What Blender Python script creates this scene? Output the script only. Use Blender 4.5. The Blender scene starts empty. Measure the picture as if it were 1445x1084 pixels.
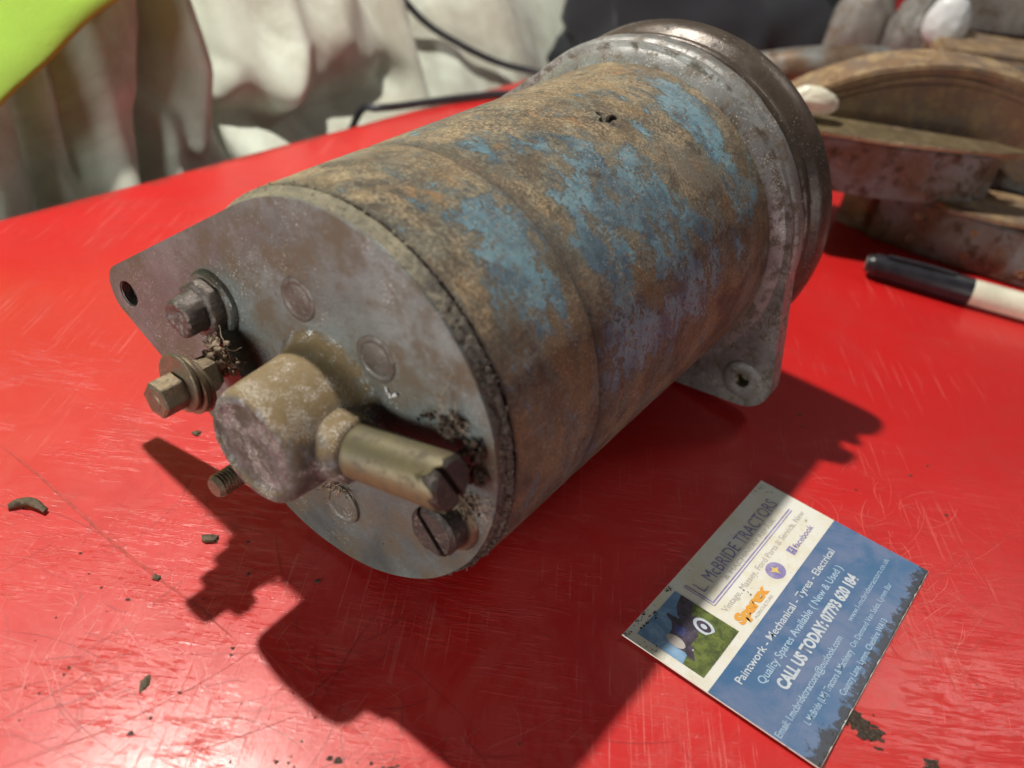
import bpy, bmesh, math, random
import numpy as np
from mathutils import Vector, Matrix, noise as mnoise
PI = math.pi
MM = 0.001
random.seed(7); rng = np.random.default_rng(7)
sc = bpy.context.scene
C = sc.collection

# ------------------------------------------------------------------ camera
PITCH, ROLL, HCAM, FPX = 0.6243385, 0.1466642, 186.195, 1269.18
cp, sp, cr, sr = math.cos(PITCH), math.sin(PITCH), math.cos(ROLL), math.sin(ROLL)
FW = Vector((0, cp, -sp)); _r = Vector((1, 0, 0)); _u = Vector((0, sp, cp))
RT = cr*_r + sr*_u; UP = -sr*_r + cr*_u
cam_d = bpy.data.cameras.new('camera'); cam = bpy.data.objects.new('camera', cam_d); C.objects.link(cam)
cam.matrix_world = Matrix(((RT.x, UP.x, -FW.x, 0), (RT.y, UP.y, -FW.y, 0), (RT.z, UP.z, -FW.z, HCAM*MM), (0, 0, 0, 1)))
cam_d.sensor_width = 36; cam_d.sensor_fit = 'HORIZONTAL'; cam_d.lens = FPX/1445*36
cam_d.clip_start = 0.005; cam_d.clip_end = 50
cam_d.dof.use_dof = True; cam_d.dof.focus_distance = 0.245; cam_d.dof.aperture_fstop = 10.5
sc.camera = cam
sc.view_settings.view_transform = 'Standard'; sc.view_settings.look = 'None'
sc.view_settings.exposure = 0; sc.view_settings.gamma = 1

# ------------------------------------------------------------------ light: workshop lamp + soft window + room
W = bpy.data.worlds.new('World'); sc.world = W; W.use_nodes = True
bg = W.node_tree.nodes['Background']; bg.inputs[0].default_value = (0.82, 0.90, 0.92, 1); bg.inputs[1].default_value = 0.045
def lamp(name, kind, loc, power, color, size, aim=None, size_y=None):
    d = bpy.data.lights.new(name, kind); d.energy = power; d.color = color
    if kind == 'AREA':
        d.shape = 'RECTANGLE'; d.size = size; d.size_y = size_y or size
    else: d.shadow_soft_size = size
    o = bpy.data.objects.new(name, d); C.objects.link(o); o.location = Vector(loc)*MM
    if aim is not None:
        o.rotation_euler = (Vector(aim)-Vector(loc)).to_track_quat('-Z', 'Y').to_euler()
    return o
lamp('workshop_lamp', 'POINT', (-262, 438, 768), 35.5, (1.0, 0.95, 0.86), 0.014)
lamp('window_light', 'AREA', (-640, -440, 95), 7.4, (0.96, 1.0, 0.93), 0.5, aim=(0, 200, 60), size_y=0.2)
lamp('front_right_fill', 'AREA', (560, -380, 120), 1.3, (1.0, 0.97, 0.93), 0.5, aim=(90, 260, 40), size_y=0.2)  # added fill from the front right for the lug and shoe faces
lamp('far_tube_light', 'AREA', (520, 620, 620), .5, (1.0, 0.96, 0.9), 0.16, aim=(60, 300, 40), size_y=0.05)

# ------------------------------------------------------------------ helpers
def setp(o, label=None, cat=None, group=None, kind=None):
    if label: o['label'] = label
    if cat: o['category'] = cat
    if group: o['group'] = group
    if kind: o['kind'] = kind
    return o
def empty(name, M, label, cat, group=None):
    o = bpy.data.objects.new(name, None); C.objects.link(o); o.empty_display_size = .01
    o.matrix_world = M
    return setp(o, label, cat, group)
def mesh_obj(name, V, F, mat, parent=None, smooth=True, attrs=None, scale=MM):
    me = bpy.data.meshes.new(name)
    V = np.asarray(V, float)*scale
    me.from_pydata(V.tolist(), [], [list(map(int, f)) for f in F] if not isinstance(F, np.ndarray) else F.tolist())
    me.materials.append(mat)
    if smooth: me.polygons.foreach_set('use_smooth', [True]*len(me.polygons))
    for k, a in (attrs or {}).items():
        at_ = me.attributes.new(k, 'FLOAT', 'POINT'); at_.data.foreach_set('value', np.asarray(a, np.float32))
    me.update()
    o = bpy.data.objects.new(name, me); C.objects.link(o)
    if parent: o.parent = parent
    return o
def bm_obj(name, bm, mat, parent=None, smooth=None, scale=MM):
    bmesh.ops.scale(bm, vec=(scale,)*3, verts=bm.verts)
    bmesh.ops.recalc_face_normals(bm, faces=bm.faces)
    me = bpy.data.meshes.new(name); bm.to_mesh(me); bm.free(); me.materials.append(mat)
    if smooth is not None:
        me.polygons.foreach_set('use_smooth', [True]*len(me.polygons))
        me.set_sharp_from_angle(angle=math.radians(smooth))
    o = bpy.data.objects.new(name, me); C.objects.link(o)
    if parent: o.parent = parent
    return o
def jitter(bm, amp, freq, seed=0):
    for v in bm.verts:
        v.co += mnoise.noise_vector(v.co*freq + Vector((seed*7.3, seed, 0)))*amp
def grid_faces(nu, nv, wrap=False):
    i = np.arange(nu-1)[:, None]; n2 = nv if wrap else nv-1; j = np.arange(n2)[None, :]
    a = i*nv+j; b = i*nv+(j+1) % nv; c = (i+1)*nv+(j+1) % nv; d = (i+1)*nv+j
    return np.stack([a, b, c, d], -1).reshape(-1, 4)
def frame(axis):
    z = Vector(axis).normalized(); t = Vector((0, 0, 1)) if abs(z.z) < .9 else Vector((1, 0, 0))
    x = t.cross(z).normalized(); y = z.cross(x)
    return x, y, z
def lathe_bm(prof, n=64, org=(0, 0, 0), axis=(0, 1, 0), wob=0, caps=True, bm=None, seed=0, hexa=0):
    """prof: list of (distance along axis, radius)"""
    bm = bm or bmesh.new(); x, y, z = frame(axis); org = Vector(org); rings = []
    for (h, r) in prof:
        ring = []
        for k in range(n):
            t = 2*PI*k/n
            rr = r*(1+wob*mnoise.noise(Vector((math.cos(t)*1.5, math.sin(t)*1.5, h*.15+seed*3.1))))
            if hexa:
                tt = (t % (PI/3))-PI/6; rr = r*min(1/math.cos(tt)*math.cos(PI/6)*1.0, hexa)
            ring.append(bm.verts.new(org+z*h+x*(rr*math.cos(t))+y*(rr*math.sin(t))))
        rings.append(ring)
    for a, b in zip(rings, rings[1:]):
        for k in range(n): bm.faces.new((a[k], a[(k+1) % n], b[(k+1) % n], b[k]))
    if caps:
        if prof[0][1] > 0.01: bm.faces.new(rings[0][::-1])
        if prof[-1][1] > 0.01: bm.faces.new(rings[-1])
    return bm
def tube_bm(pts, r, n=12, bm=None, taper=None, caps=True):
    bm = bm or bmesh.new(); P = [Vector(p) for p in pts]; rings = []; px = None
    for i, p in enumerate(P):
        d = (P[min(i+1, len(P)-1)]-P[max(i-1, 0)]).normalized()
        if px is None: px, _, _ = frame(d)
        px = (px-d*px.dot(d)).normalized(); py = d.cross(px)
        rr = r if taper is None else r*taper(i/(len(P)-1))
        rings.append([bm.verts.new(p+px*rr*math.cos(2*PI*k/n)+py*rr*math.sin(2*PI*k/n)) for k in range(n)])
    for a, b in zip(rings, rings[1:]):
        for k in range(n): bm.faces.new((a[k], a[(k+1) % n], b[(k+1) % n], b[k]))
    if caps: bm.faces.new(rings[0][::-1]); bm.faces.new(rings[-1])
    return bm
def smooth_path(pts, n=12):
    P = [Vector(p) for p in pts]; out = []
    for i in range(len(P)-1):
        p0 = P[max(i-1, 0)]; p1 = P[i]; p2 = P[i+1]; p3 = P[min(i+2, len(P)-1)]
        for k in range(n):
            t = k/n
            out.append(.5*((2*p1)+(p2-p0)*t+(2*p0-5*p1+4*p2-p3)*t*t+(3*p1-p0-3*p2+p3)*t**3))
    return out+[P[-1]]
def plate_bm(outline, holes, y0, y1, bev=.8, seg=2):
    """outline/holes in local (x, z), extruded along y from y0 (front) to y1"""
    bm = bmesh.new()
    def loop(pts):
        vs = [bm.verts.new((p[0], y0, p[1])) for p in pts]
        return [bm.edges.new((vs[i], vs[(i+1) % len(vs)])) for i in range(len(vs))]
    es = loop(outline); no = set(es)
    for h in holes: es += loop(h)
    bmesh.ops.triangle_fill(bm, use_beauty=True, use_dissolve=False, edges=es)
    fs = list(bm.faces)
    r = bmesh.ops.extrude_face_region(bm, geom=fs)
    vs = [g for g in r['geom'] if isinstance(g, bmesh.types.BMVert)]
    bmesh.ops.translate(bm, vec=(0, y1-y0, 0), verts=vs)
    bmesh.ops.recalc_face_normals(bm, faces=bm.faces)
    ed = [e for e in bm.edges if all(abs(v.co.y-y0) < 1e-5 for v in e.verts) and len(e.link_faces) == 2
          and abs(e.link_faces[0].normal.dot(e.link_faces[1].normal)) < .5]
    if bev: bmesh.ops.bevel(bm, geom=ed, offset=bev, segments=seg, profile=.6, affect='EDGES', clamp_overlap=True)
    return bm
def circle_pts(cx, cz, r, n=32, a0=0, a1=2*PI, end=False):
    return [(cx+r*math.cos(a0+(a1-a0)*k/(n-1 if end else n)), cz+r*math.sin(a0+(a1-a0)*k/(n-1 if end else n))) for k in range(n)]
def hull_circles(circs, n=160):
    """outline around several circles given as (x, z, r), as rope pulled round them"""
    pts = []
    for (x, z, r) in circs: pts += circle_pts(x, z, r, n)
    pts = sorted(set(pts)); 
    def half(pp):
        h = []
        for p in pp:
            while len(h) > 1 and (h[-1][0]-h[-2][0])*(p[1]-h[-2][1])-(h[-1][1]-h[-2][1])*(p[0]-h[-2][0]) <= 0: h.pop()
            h.append(p)
        return h
    a = half(pts); b = half(pts[::-1])
    return a[:-1]+b[:-1]

# ------------------------------------------------------------------ materials
class NT:
    def __init__(s, name):
        s.m = bpy.data.materials.new(name); s.m.use_nodes = True; s.t = s.m.node_tree; s.n = s.t.nodes; s.l = s.t.links
        s.b = s.n['Principled BSDF']; s.tc = s.n.new('ShaderNodeTexCoord')
    def set(s, sock, v):
        if hasattr(v, 'is_linked') or isinstance(v, bpy.types.NodeSocket): s.l.new(v, sock)
        else: sock.default_value = v
    def noise(s, scale, detail=6, rough=.6, dist=0, vec=None, sc3=None, rot=None, off=(0, 0, 0), kind='fBM'):
        mp = s.n.new('ShaderNodeMapping'); mp.inputs['Scale'].default_value = tuple(1000*k for k in (sc3 or (1, 1, 1)))
        if rot: mp.inputs['Rotation'].default_value = rot
        mp.inputs['Location'].default_value = off
        s.l.new(vec or s.tc.outputs['Object'], mp.inputs[0])
        t = s.n.new('ShaderNodeTexNoise'); s.l.new(mp.outputs[0], t.inputs['Vector'])
        t.inputs['Scale'].default_value = scale; t.inputs['Detail'].default_value = detail; t.inputs['Roughness'].default_value = rough; t.inputs['Distortion'].default_value = dist
        return t.outputs['Fac']
    def vor(s, scale, feat='F1', rand=1.0, sc3=None, rot=None, vec=None):
        mp = s.n.new('ShaderNodeMapping'); mp.inputs['Scale'].default_value = tuple(1000*k for k in (sc3 or (1, 1, 1)))
        if rot: mp.inputs['Rotation'].default_value = rot
        s.l.new(vec or s.tc.outputs['Object'], mp.inputs[0])
        t = s.n.new('ShaderNodeTexVoronoi'); t.feature = feat; t.inputs['Scale'].default_value = scale; t.inputs['Randomness'].default_value = rand
        s.l.new(mp.outputs[0], t.inputs['Vector']); return t.outputs['Distance']
    def attr(s, name):
        a = s.n.new('ShaderNodeAttribute'); a.attribute_name = name; return a.outputs['Fac']
    def math(s, op, a, b=0.0, c=0.0, clamp=False):
        m = s.n.new('ShaderNodeMath'); m.operation = op; m.use_clamp = clamp
        s.set(m.inputs[0], a); s.set(m.inputs[1], b); s.set(m.inputs[2], c); return m.outputs[0]
    def ramp(s, f, lo, hi, a=0.0, b=1.0):
        m = s.n.new('ShaderNodeMapRange'); m.clamp = True; m.interpolation_type = 'SMOOTHSTEP'
        s.set(m.inputs[0], f); m.inputs[1].default_value = lo; m.inputs[2].default_value = hi; m.inputs[3].default_value = a; m.inputs[4].default_value = b
        return m.outputs[0]
    def mix(s, f, a, b, mode='MIX'):
        m = s.n.new('ShaderNodeMix'); m.data_type = 'RGBA'; m.blend_type = mode
        s.set(m.inputs[0], f); s.set(m.inputs[6], a if not isinstance(a, tuple) else (*a[:3], 1)); s.set(m.inputs[7], b if not isinstance(b, tuple) else (*b[:3], 1))
        return m.outputs[2]
    def bump(s, h, strength=.5, dist=.3, nrm=None):
        b = s.n.new('ShaderNodeBump'); b.inputs['Strength'].default_value = strength; b.inputs['Distance'].default_value = dist*MM
        s.l.new(h, b.inputs['Height']); 
        if nrm: s.l.new(nrm, b.inputs['Normal'])
        return b.outputs[0]
    def out(s, color=None, rough=None, metal=None, nrm=None, **kw):
        for k, v in (('Base Color', color), ('Roughness', rough), ('Metallic', metal), ('Normal', nrm)):
            if v is None: continue
            if isinstance(v, tuple): v = (*v[:3], 1)
            s.set(s.b.inputs[k], v)
        for k, v in kw.items(): s.set(s.b.inputs[k.replace('_', ' ')], v)
        return s.m
def simple(name, col, rough=.6, metal=0.0, var=.25, scale=.4, bump=.15):
    t = NT(name); n1 = t.noise(scale, 6, .65); 
    dark = tuple(c*(1-var) for c in col); light = tuple(min(1, c*(1+var)) for c in col)
    c = t.mix(t.ramp(n1, .3, .7), dark, light)
    return t.out(c, rough, metal, t.bump(t.noise(scale*5, 5, .7), bump, .2))
def grimy(name, base, alt, grime, rough=(.35, .75), metal=.6, scale=.12, grime_at=(.5, .65), speck=(.8, .78, .74), speck_amt=.72, bump=.35, fine=3.0, dusty=None):
    """worn casting metal: two tones, grime blotches, pale specks"""
    t = NT(name)
    a = t.noise(scale, 8, .62, .4); b = t.noise(scale*2.6, 9, .7, .2, off=(3, 1, 7)); f = t.noise(fine, 6, .75)
    c = t.mix(t.ramp(a, .38, .62), base, alt)
    c = t.mix(t.ramp(f, .35, .75, 0, .45), c, tuple(k*.45 for k in base))
    g = t.ramp(b, *grime_at)
    c = t.mix(g, c, grime)
    if dusty:   # dust lies on what faces up
        ge = t.n.new('ShaderNodeNewGeometry'); sx = t.n.new('ShaderNodeSeparateXYZ'); t.l.new(ge.outputs['Normal'], sx.inputs[0])
        up = t.ramp(t.math('ADD', sx.outputs['Z'], t.math('MULTIPLY', t.math('SUBTRACT', b, .5), 1.2)), .15, .75)
        c = t.mix(t.math('MULTIPLY', up, .85), c, t.mix(t.ramp(f, .35, .65), tuple(k*.6 for k in dusty), dusty)); g = t.math('MAXIMUM', g, up)
    s = t.ramp(t.math('MULTIPLY', t.noise(fine*1.3, 4, .6, off=(9, 2, 4)), t.ramp(t.noise(scale*1.7, 4, .6, off=(5, 5, 5)), .3, .6, .75, 1.1)), speck_amt-.08, speck_amt+.02, 0, .8)
    c = t.mix(s, c, speck)
    r = t.ramp(t.math('ADD', g, t.math('MULTIPLY', f, .5)), 0, 1.3, *rough)
    m = t.math('MULTIPLY', t.ramp(g, 0, 1, 1, .15), metal)
    h = t.math('ADD', t.math('MULTIPLY', f, .5), t.math('MULTIPLY', b, 1.2))
    return t.out(c, r, m, t.bump(h, bump, .35))

def body_material():
    t = NT('rusty_blue_paint')
    paint, dust, dent = t.attr('paint'), t.attr('dust'), t.attr('seam')
    big = t.noise(.045, 7, .6, .5); mid = t.noise(.16, 9, .68, .6, off=(4, 2, 1)); fine = t.noise(1.1, 8, .72, .3); mic = t.noise(4.5, 4, .7)
    # rust tones, broad and soft, broken by finer grain
    def blend(a_, wa, b_, wb, c_=None, wc=0):
        o_ = t.math('ADD', t.math('MULTIPLY', t.math('SUBTRACT', a_, .5), wa), t.math('MULTIPLY', t.math('SUBTRACT', b_, .5), wb))
        if c_ is not None: o_ = t.math('ADD', o_, t.math('MULTIPLY', t.math('SUBTRACT', c_, .5), wc))
        return o_
    cv = t.n.new('ShaderNodeCombineXYZ'); t.l.new(t.attr('along'), cv.inputs[0]); t.l.new(t.attr('around'), cv.inputs[1]); cv = cv.outputs[0]
    tone = blend(big, 1.9, mid, 1.2, fine, 1.0)
    c = t.mix(t.ramp(tone, -.30, .34), (.044, .029, .017), (.185, .118, .048))
    grey = blend(t.noise(.05, 6, .6, .4, off=(8, 8, 2)), 2.2, fine, 1.0, mid, .8)
    c = t.mix(t.ramp(grey, .08, .36, 0, .75), c, (.18, .15, .105))
    c = t.mix(t.ramp(blend(t.noise(.10, 7, .7, .5, off=(8, 1, 2)), 2.2, fine, 1.2), .20, .36, 0, .75), c, (.33, .155, .04))
    run = t.noise(.22, 7, .68, .4, vec=cv, sc3=(1, .35, 1), off=(3, 3, 0))
    c = t.mix(t.ramp(blend(run, 2.0, fine, 1.2), .28, .42, 0, .8), c, (.035, .021, .013))
    c = t.mix(t.math('MULTIPLY', t.ramp(mic, .52, .62, 0, .65), t.ramp(t.noise(.07, 5, .6, off=(6, 6, 1)), .42, .58, .15, 1)), c, (.40, .27, .12))
    # settled dust, with the lamp's bright front patch painted in: ochre
    dm = t.math('MULTIPLY', t.ramp(t.math('ADD', blend(t.noise(.055, 7, .66, .4, off=(2, 7, 7)), 2.2, fine, 1.2, mid, .8), t.math('MULTIPLY', dust, .34)), .12, .66), dust)
    c = t.mix(t.math('MULTIPLY', dm, .8), c, t.mix(t.ramp(fine, .44, .58), (.27, .175, .075), (.56, .44, .26)))
    # paint flakes: thin broken coat, torn round the barrel
    tear = t.noise(.17, 8, .70, .6, vec=cv, sc3=(1, .55, 1), off=(1, 2, 0))
    edge = t.math('ADD', t.math('MULTIPLY', paint, .75), blend(t.noise(.07, 8, .66, .7, off=(4, 2, 1)), 2.6, tear, 3.0, fine, 1.6))
    pm = t.ramp(edge, .36, .42)
    film = t.math('MULTIPLY', t.ramp(edge, -.10, .34), .72)
    c = t.mix(film, c, t.mix(t.ramp(fine, .4, .6), (.085, .105, .10), (.20, .22, .175)))
    halo = t.math('MULTIPLY', t.ramp(edge, .28, .36), t.ramp(edge, .42, .36))
    c = t.mix(t.math('MULTIPLY', halo, .75), c, (.20, .105, .035))
    pc = t.mix(t.ramp(t.noise(.08, 6, .65, .5, off=(6, 1, 1)), .38, .62), (.040, .105, .16), (.14, .30, .38))
    pc = t.mix(t.ramp(blend(fine, 2, mid, 1), .05, .5, 0, .6), pc, (.23, .29, .27))
    pc = t.mix(t.ramp(t.noise(.6, 7, .75, .6, off=(3, 3, 8)), .53, .60, 0, .85), pc, (.13, .08, .04))
    pc = t.mix(t.math('MULTIPLY', dm, .18), pc, (.4, .34, .22))
    c = t.mix(pm, c, pc)
    c = t.mix(t.math('MULTIPLY', t.ramp(t.noise(.08, 7, .7, .6, off=(12, 4, 4)), .55, .66, 0, .5), t.ramp(fine, .4, .6)), c, (.30, .31, .23))
    fl = t.math('MULTIPLY', t.ramp(t.noise(1.6, 6, .78, .5, off=(1, 1, 6)), .565, .64), t.ramp(big, .40, .58, .3, 1))
    c = t.mix(t.math('MULTIPLY', fl, .85), c, (.66, .58, .42))
    c = t.mix(t.math('MULTIPLY', t.ramp(mic, .58, .68), .6), c, (.02, .014, .009))
    # thin scratches through the coat
    sx_ = t.ramp(t.noise(1.1, 2, .5, 0, vec=cv, sc3=(.04, 1, 1), rot=(0, 0, .5), off=(0, 4, 0)), .70, .72)
    c = t.mix(t.math('MULTIPLY', sx_, .5), c, (.42, .34, .22))
    c = t.mix(t.math('MULTIPLY', dent, t.ramp(fine, .2, .6, .7, 1)), c, (.03, .018, .010))  # seam stain and gouge, plus the painted shade of the star hole
    r = t.ramp(t.math('ADD', t.math('MULTIPLY', pm, -.35), t.math('ADD', fine, t.math('MULTIPLY', mic, .3))), .1, .9, .26, .66)
    h = t.math('ADD', t.math('MULTIPLY', pm, .75), t.math('ADD', t.math('MULTIPLY', fine, 1.1), t.math('ADD', t.math('MULTIPLY', mic, .35), t.math('MULTIPLY', mid, .8))))
    return t.out(c, r, .10, t.bump(h, 1.0, .55), Specular_IOR_Level=.85)
def table_material():
    t = NT('scratched_red_paint')
    big = t.noise(.006, 5, .6); mid = t.noise(.03, 7, .65, .5, off=(1, 4, 2)); fine = t.noise(.9, 6, .7)
    c = t.mix(t.ramp(big, .35, .65), (.54, .009, .009), (.61, .012, .012))
    c = t.mix(t.ramp(mid, .45, .7, 0, .35), c, (.48, .012, .012))
    # greasy dull film
    film = t.ramp(t.noise(.018, 8, .7, .8, off=(9, 3, 0)), .50, .68)
    c = t.mix(t.math('MULTIPLY', film, .35), c, (.42, .028, .024))
    # rubbed, paler patches on the near part of the bench
    gx = t.n.new('ShaderNodeSeparateXYZ'); t.l.new(t.tc.outputs['Object'], gx.inputs[0])
    rub = t.math('MULTIPLY', t.ramp(gx.outputs['Y'], .26, .13), t.ramp(t.noise(.035, 9, .74, 1.2, off=(3, 1, 5)), .42, .62))
    c = t.mix(t.math('MULTIPLY', rub, .35), c, (.66, .10, .085))
    crz = t.math('MULTIPLY', t.ramp(t.math('ABSOLUTE', t.math('SUBTRACT', t.noise(.09, 6, .6, 1.5, off=(8, 2, 3)), .5)), .012, 0), t.ramp(gx.outputs['X'], .06, .12))
    c = t.mix(t.math('MULTIPLY', crz, t.math('MULTIPLY', t.ramp(gx.outputs['Y'], .27, .2), .6)), c, (.36, .03, .025))
    # hairline scratches from stretched noise at several angles
    sc_ = None
    for i, (ang, s, w) in enumerate(((.3, .9, .66), (1.25, .7, .66), (2.2, .8, .665), (2.75, 1.1, .67), (.85, .6, .66))):
        wv = t.noise(s, 3, .5, .0, sc3=(1, .018, 1), rot=(0, 0, ang), off=(i*3.3, i, 0))
        gate = t.ramp(t.noise(.025, 4, .6, off=(i*5.1, 2, 0)), .48, .60)
        k = t.math('MULTIPLY', t.ramp(wv, w-.02, w+.015), gate)
        sc_ = k if sc_ is None else t.math('MAXIMUM', sc_, k)
    c = t.mix(t.math('MULTIPLY', sc_, .22), c, (.80, .24, .20))
    # grime collected along the far lip
    ax = t.math('ADD', t.math('MULTIPLY', gx.outputs['X'], -.8206), t.math('ADD', t.math('MULTIPLY', gx.outputs['Y'], .5715), -.3643))
    lipm = t.math('MULTIPLY', t.ramp(t.math('ADD', ax, t.math('MULTIPLY', t.math('SUBTRACT', t.noise(.05, 7, .7, .5, off=(5, 5, 5)), .5), .03)), -.010, .0), .7)
    c = t.mix(lipm, c, (.16, .05, .035))
    # black soot flecks
    fk = t.math('MULTIPLY', t.ramp(t.noise(.55, 4, .6, .3, off=(7, 7, 1)), .725, .755), t.ramp(t.noise(.03, 3, .5, off=(2, 8, 1)), .45, .6))
    c = t.mix(fk, c, (.05, .02, .02))
    r = t.math('ADD', t.ramp(mid, .3, .7, .44, .54), t.math('ADD', t.math('MULTIPLY', film, .10), t.math('MULTIPLY', sc_, .10)))
    st = None
    for i, (ang, sc1) in enumerate(((-.35, .55), (.15, .8), (-1.0, .7))):
        w_ = t.noise(sc1, 5, .7, .3, sc3=(.10, 1, 1), rot=(0, 0, ang), off=(i*2.7, i*5, 0))
        g_ = t.math('MULTIPLY', t.ramp(w_, .54, .66), t.ramp(t.noise(.04, 4, .6, off=(i*4, 7, 1)), .44, .58)); st = g_ if st is None else t.math('MAXIMUM', st, g_)
    st = t.math('MULTIPLY', st, t.ramp(gx.outputs['Y'], .30, .16))
    c = t.mix(t.math('MULTIPLY', st, .30), c, (.72, .10, .085))  # painted glints: lamp sparkle coloured into pale strokes on the near part
    h = t.math('ADD', t.math('MULTIPLY', st, 1.1), t.math('MULTIPLY', t.noise(2.4, 4, .7), .22))
    h = t.math('ADD', t.math('ADD', h, t.math('MULTIPLY', sc_, -.35)), t.math('ADD', t.math('MULTIPLY', fine, .22), t.math('MULTIPLY', t.noise(.08, 4, .6), .7)))
    nb = t.bump(h, .5, .16); t.l.new(nb, t.b.inputs['Coat Normal'])
    return t.out(c, r, 0.0, nb, Specular_IOR_Level=.36, Coat_Weight=.6, Coat_Roughness=.21)
def cloth_material(name, col, stain, stain_amt=.6, weave=3.0):
    t = NT(name)
    s = t.ramp(t.noise(.011, 8, .66, .9, off=(2, 2, 0)), .40, .68, 0, stain_amt)
    c = t.mix(t.ramp(t.noise(.05, 6, .65, off=(4, 4, 4)), .3, .7, 0, .4), col, tuple(k*.82 for k in col)); c = t.mix(s, c, stain)
    return t.out(c, .92, 0.0, t.bump(t.math('ADD', t.noise(weave, 3, .6), t.noise(.15, 5, .6)), .4, .6), Sheen_Weight=.15)
M = {}
M['body'] = body_material()
M['table'] = table_material()
M['plate'] = grimy('grey_end_casting', (.088, .099, .098), (.165, .185, .18), (.095, .073, .048), rough=(.26, .58), metal=.2, scale=.032, grime_at=(.42, .62), speck=(.62, .62, .6), speck_amt=.73, bump=.9, fine=1.7)
def rim_material():
    t = NT('chalky_greasy_rim'); sx = t.n.new('ShaderNodeSeparateXYZ'); t.l.new(t.tc.outputs['Object'], sx.inputs[0])
    a = t.noise(.09, 7, .65, .4); f = t.noise(.8, 7, .75, .3); m_ = t.noise(2.2, 4, .7)
    grease = t.ramp(t.math('ADD', t.math('MULTIPLY', sx.outputs['X'], 22.0), t.math('ADD', t.math('MULTIPLY', t.math('SUBTRACT', a, .5), 1.6), t.math('MULTIPLY', t.math('SUBTRACT', f, .5), 1.2))), .35, .85)
    c = t.mix(t.ramp(a, .35, .65), (.33, .29, .20), (.21, .185, .135)); c = t.mix(t.ramp(f, .52, .64, 0, .8), c, (.08, .06, .04))
    g = t.mix(t.ramp(f, .4, .6), (.035, .026, .02), (.13, .11, .095)); g = t.mix(t.ramp(m_, .60, .66, 0, .9), g, (.6, .55, .48))
    c = t.mix(grease, c, g)
    return t.out(c, t.ramp(f, .3, .7, .35, .85), .15, t.bump(t.math('ADD', f, m_), 1.0, .5))
M['rim'] = rim_material()
M['housing'] = grimy('dusty_bearing_casting', (.135, .145, .142), (.09, .096, .096), (.065, .052, .038), dusty=(.27, .185, .085), rough=(.34, .8), metal=.3, scale=.11, grime_at=(.42, .56), speck_amt=.66, bump=.7)
M['brass'] = grimy('tarnished_brass', (.145, .12, .06), (.115, .10, .058), (.07, .052, .03), rough=(.42, .7), metal=.3, scale=.12, grime_at=(.5, .66), speck=(.5, .45, .3), speck_amt=.78, bump=.25)
M['bolt'] = grimy('grimy_bolt_steel', (.115, .095, .085), (.08, .066, .06), (.06, .04, .03), rough=(.35, .75), metal=.5, scale=.3, speck=(.5, .45, .4), speck_amt=.70, bump=.6)
M['oily'] = grimy('oily_black_steel', (.04, .032, .028), (.055, .046, .04), (.03, .022, .017), rough=(.3, .65), metal=.3, scale=.3, speck=(.35, .3, .25), speck_amt=.70, bump=.9, fine=1.8)
M['nut'] = grimy('brown_nut_steel', (.22, .165, .10), (.15, .12, .085), (.10, .07, .05), rough=(.32, .7), metal=.6, scale=.3, speck_amt=.74, bump=.4)
M['rivet'] = grimy('rust_stained_rivet', (.085, .072, .062), (.12, .11, .10), (.10, .065, .045), rough=(.45, .75), metal=.35, scale=.2, speck_amt=.73)
M['bracket'] = grimy('pale_alloy_bracket', (.32, .32, .31), (.24, .235, .23), (.13, .105, .08), rough=(.36, .7), metal=.45, scale=.09, grime_at=(.46, .62), speck=(.6, .58, .55), speck_amt=.68, bump=.6, fine=1.5)
M['pulley'] = grimy('brown_rusted_pulley', (.075, .056, .044), (.11, .085, .066), (.045, .032, .024), rough=(.28, .6), metal=.25, scale=.08, speck=(.6, .55, .5), speck_amt=.74, bump=.35, fine=1.2)
M['dark'] = simple('gap_shade', (.02, .016, .014), .8, 0, .4, .6)
M['grime'] = simple('black_brown_grime', (.055, .038, .027), .95, 0, .6, 1.2, .6)
M['dustfluff'] = simple('dry_dust_fluff', (.30, .225, .16), .95, 0, .4, 1.0, .6)
M['shoe'] = grimy('rusty_brake_shoe_steel', (.15, .09, .05), (.20, .215, .215), (.08, .05, .03), rough=(.45, .8), metal=.2, scale=.045, grime_at=(.5, .62), speck=(.35, .22, .1), speck_amt=.72, bump=.6, fine=.8)
M['shoedust'] = grimy('dusty_rust_shoe', (.26, .16, .085), (.19, .14, .105), (.33, .23, .12), rough=(.55, .9), metal=.1, scale=.04, grime_at=(.46, .62), speck=(.3, .28, .27), speck_amt=.7, bump=.6, fine=.8)
M['cream'] = cloth_material('cream_canvas', (.70, .76, .66), (.30, .25, .18), .6)
M['hivis'] = cloth_material('hi_vis_fabric', (.36, .60, .07), (.28, .46, .07), .3, 1.2)
M['navy'] = cloth_material('navy_fabric', (.009, .011, .016), (.018, .02, .028), .4)
M['cable'] = simple('black_cable_sheath', (.025, .027, .032), .45, 0, .2, .2)
M['white'] = simple('cream_plastic', (.68, .65, .52), .35, 0, .12, .1, .05)
M['white2'] = simple('white_plastic', (.58, .59, .60), .35, 0, .08, .1, .05)
M['whiterag'] = simple('white_rag', (.70, .70, .70), .85, 0, .12, .1, .3)
M['blackcap'] = simple('black_pen_cap', (.022, .022, .028), .35, 0, .3, .2, .1)
M['greyjunk'] = grimy('grey_brown_scrap', (.18, .16, .145), (.26, .24, .22), (.13, .09, .06), rough=(.5, .8), metal=.2, scale=.04, speck_amt=.75, fine=.8)
M['floor'] = simple('dark_workshop_floor', (.09, .075, .065), .8, 0, .4, .01, .3)
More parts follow.
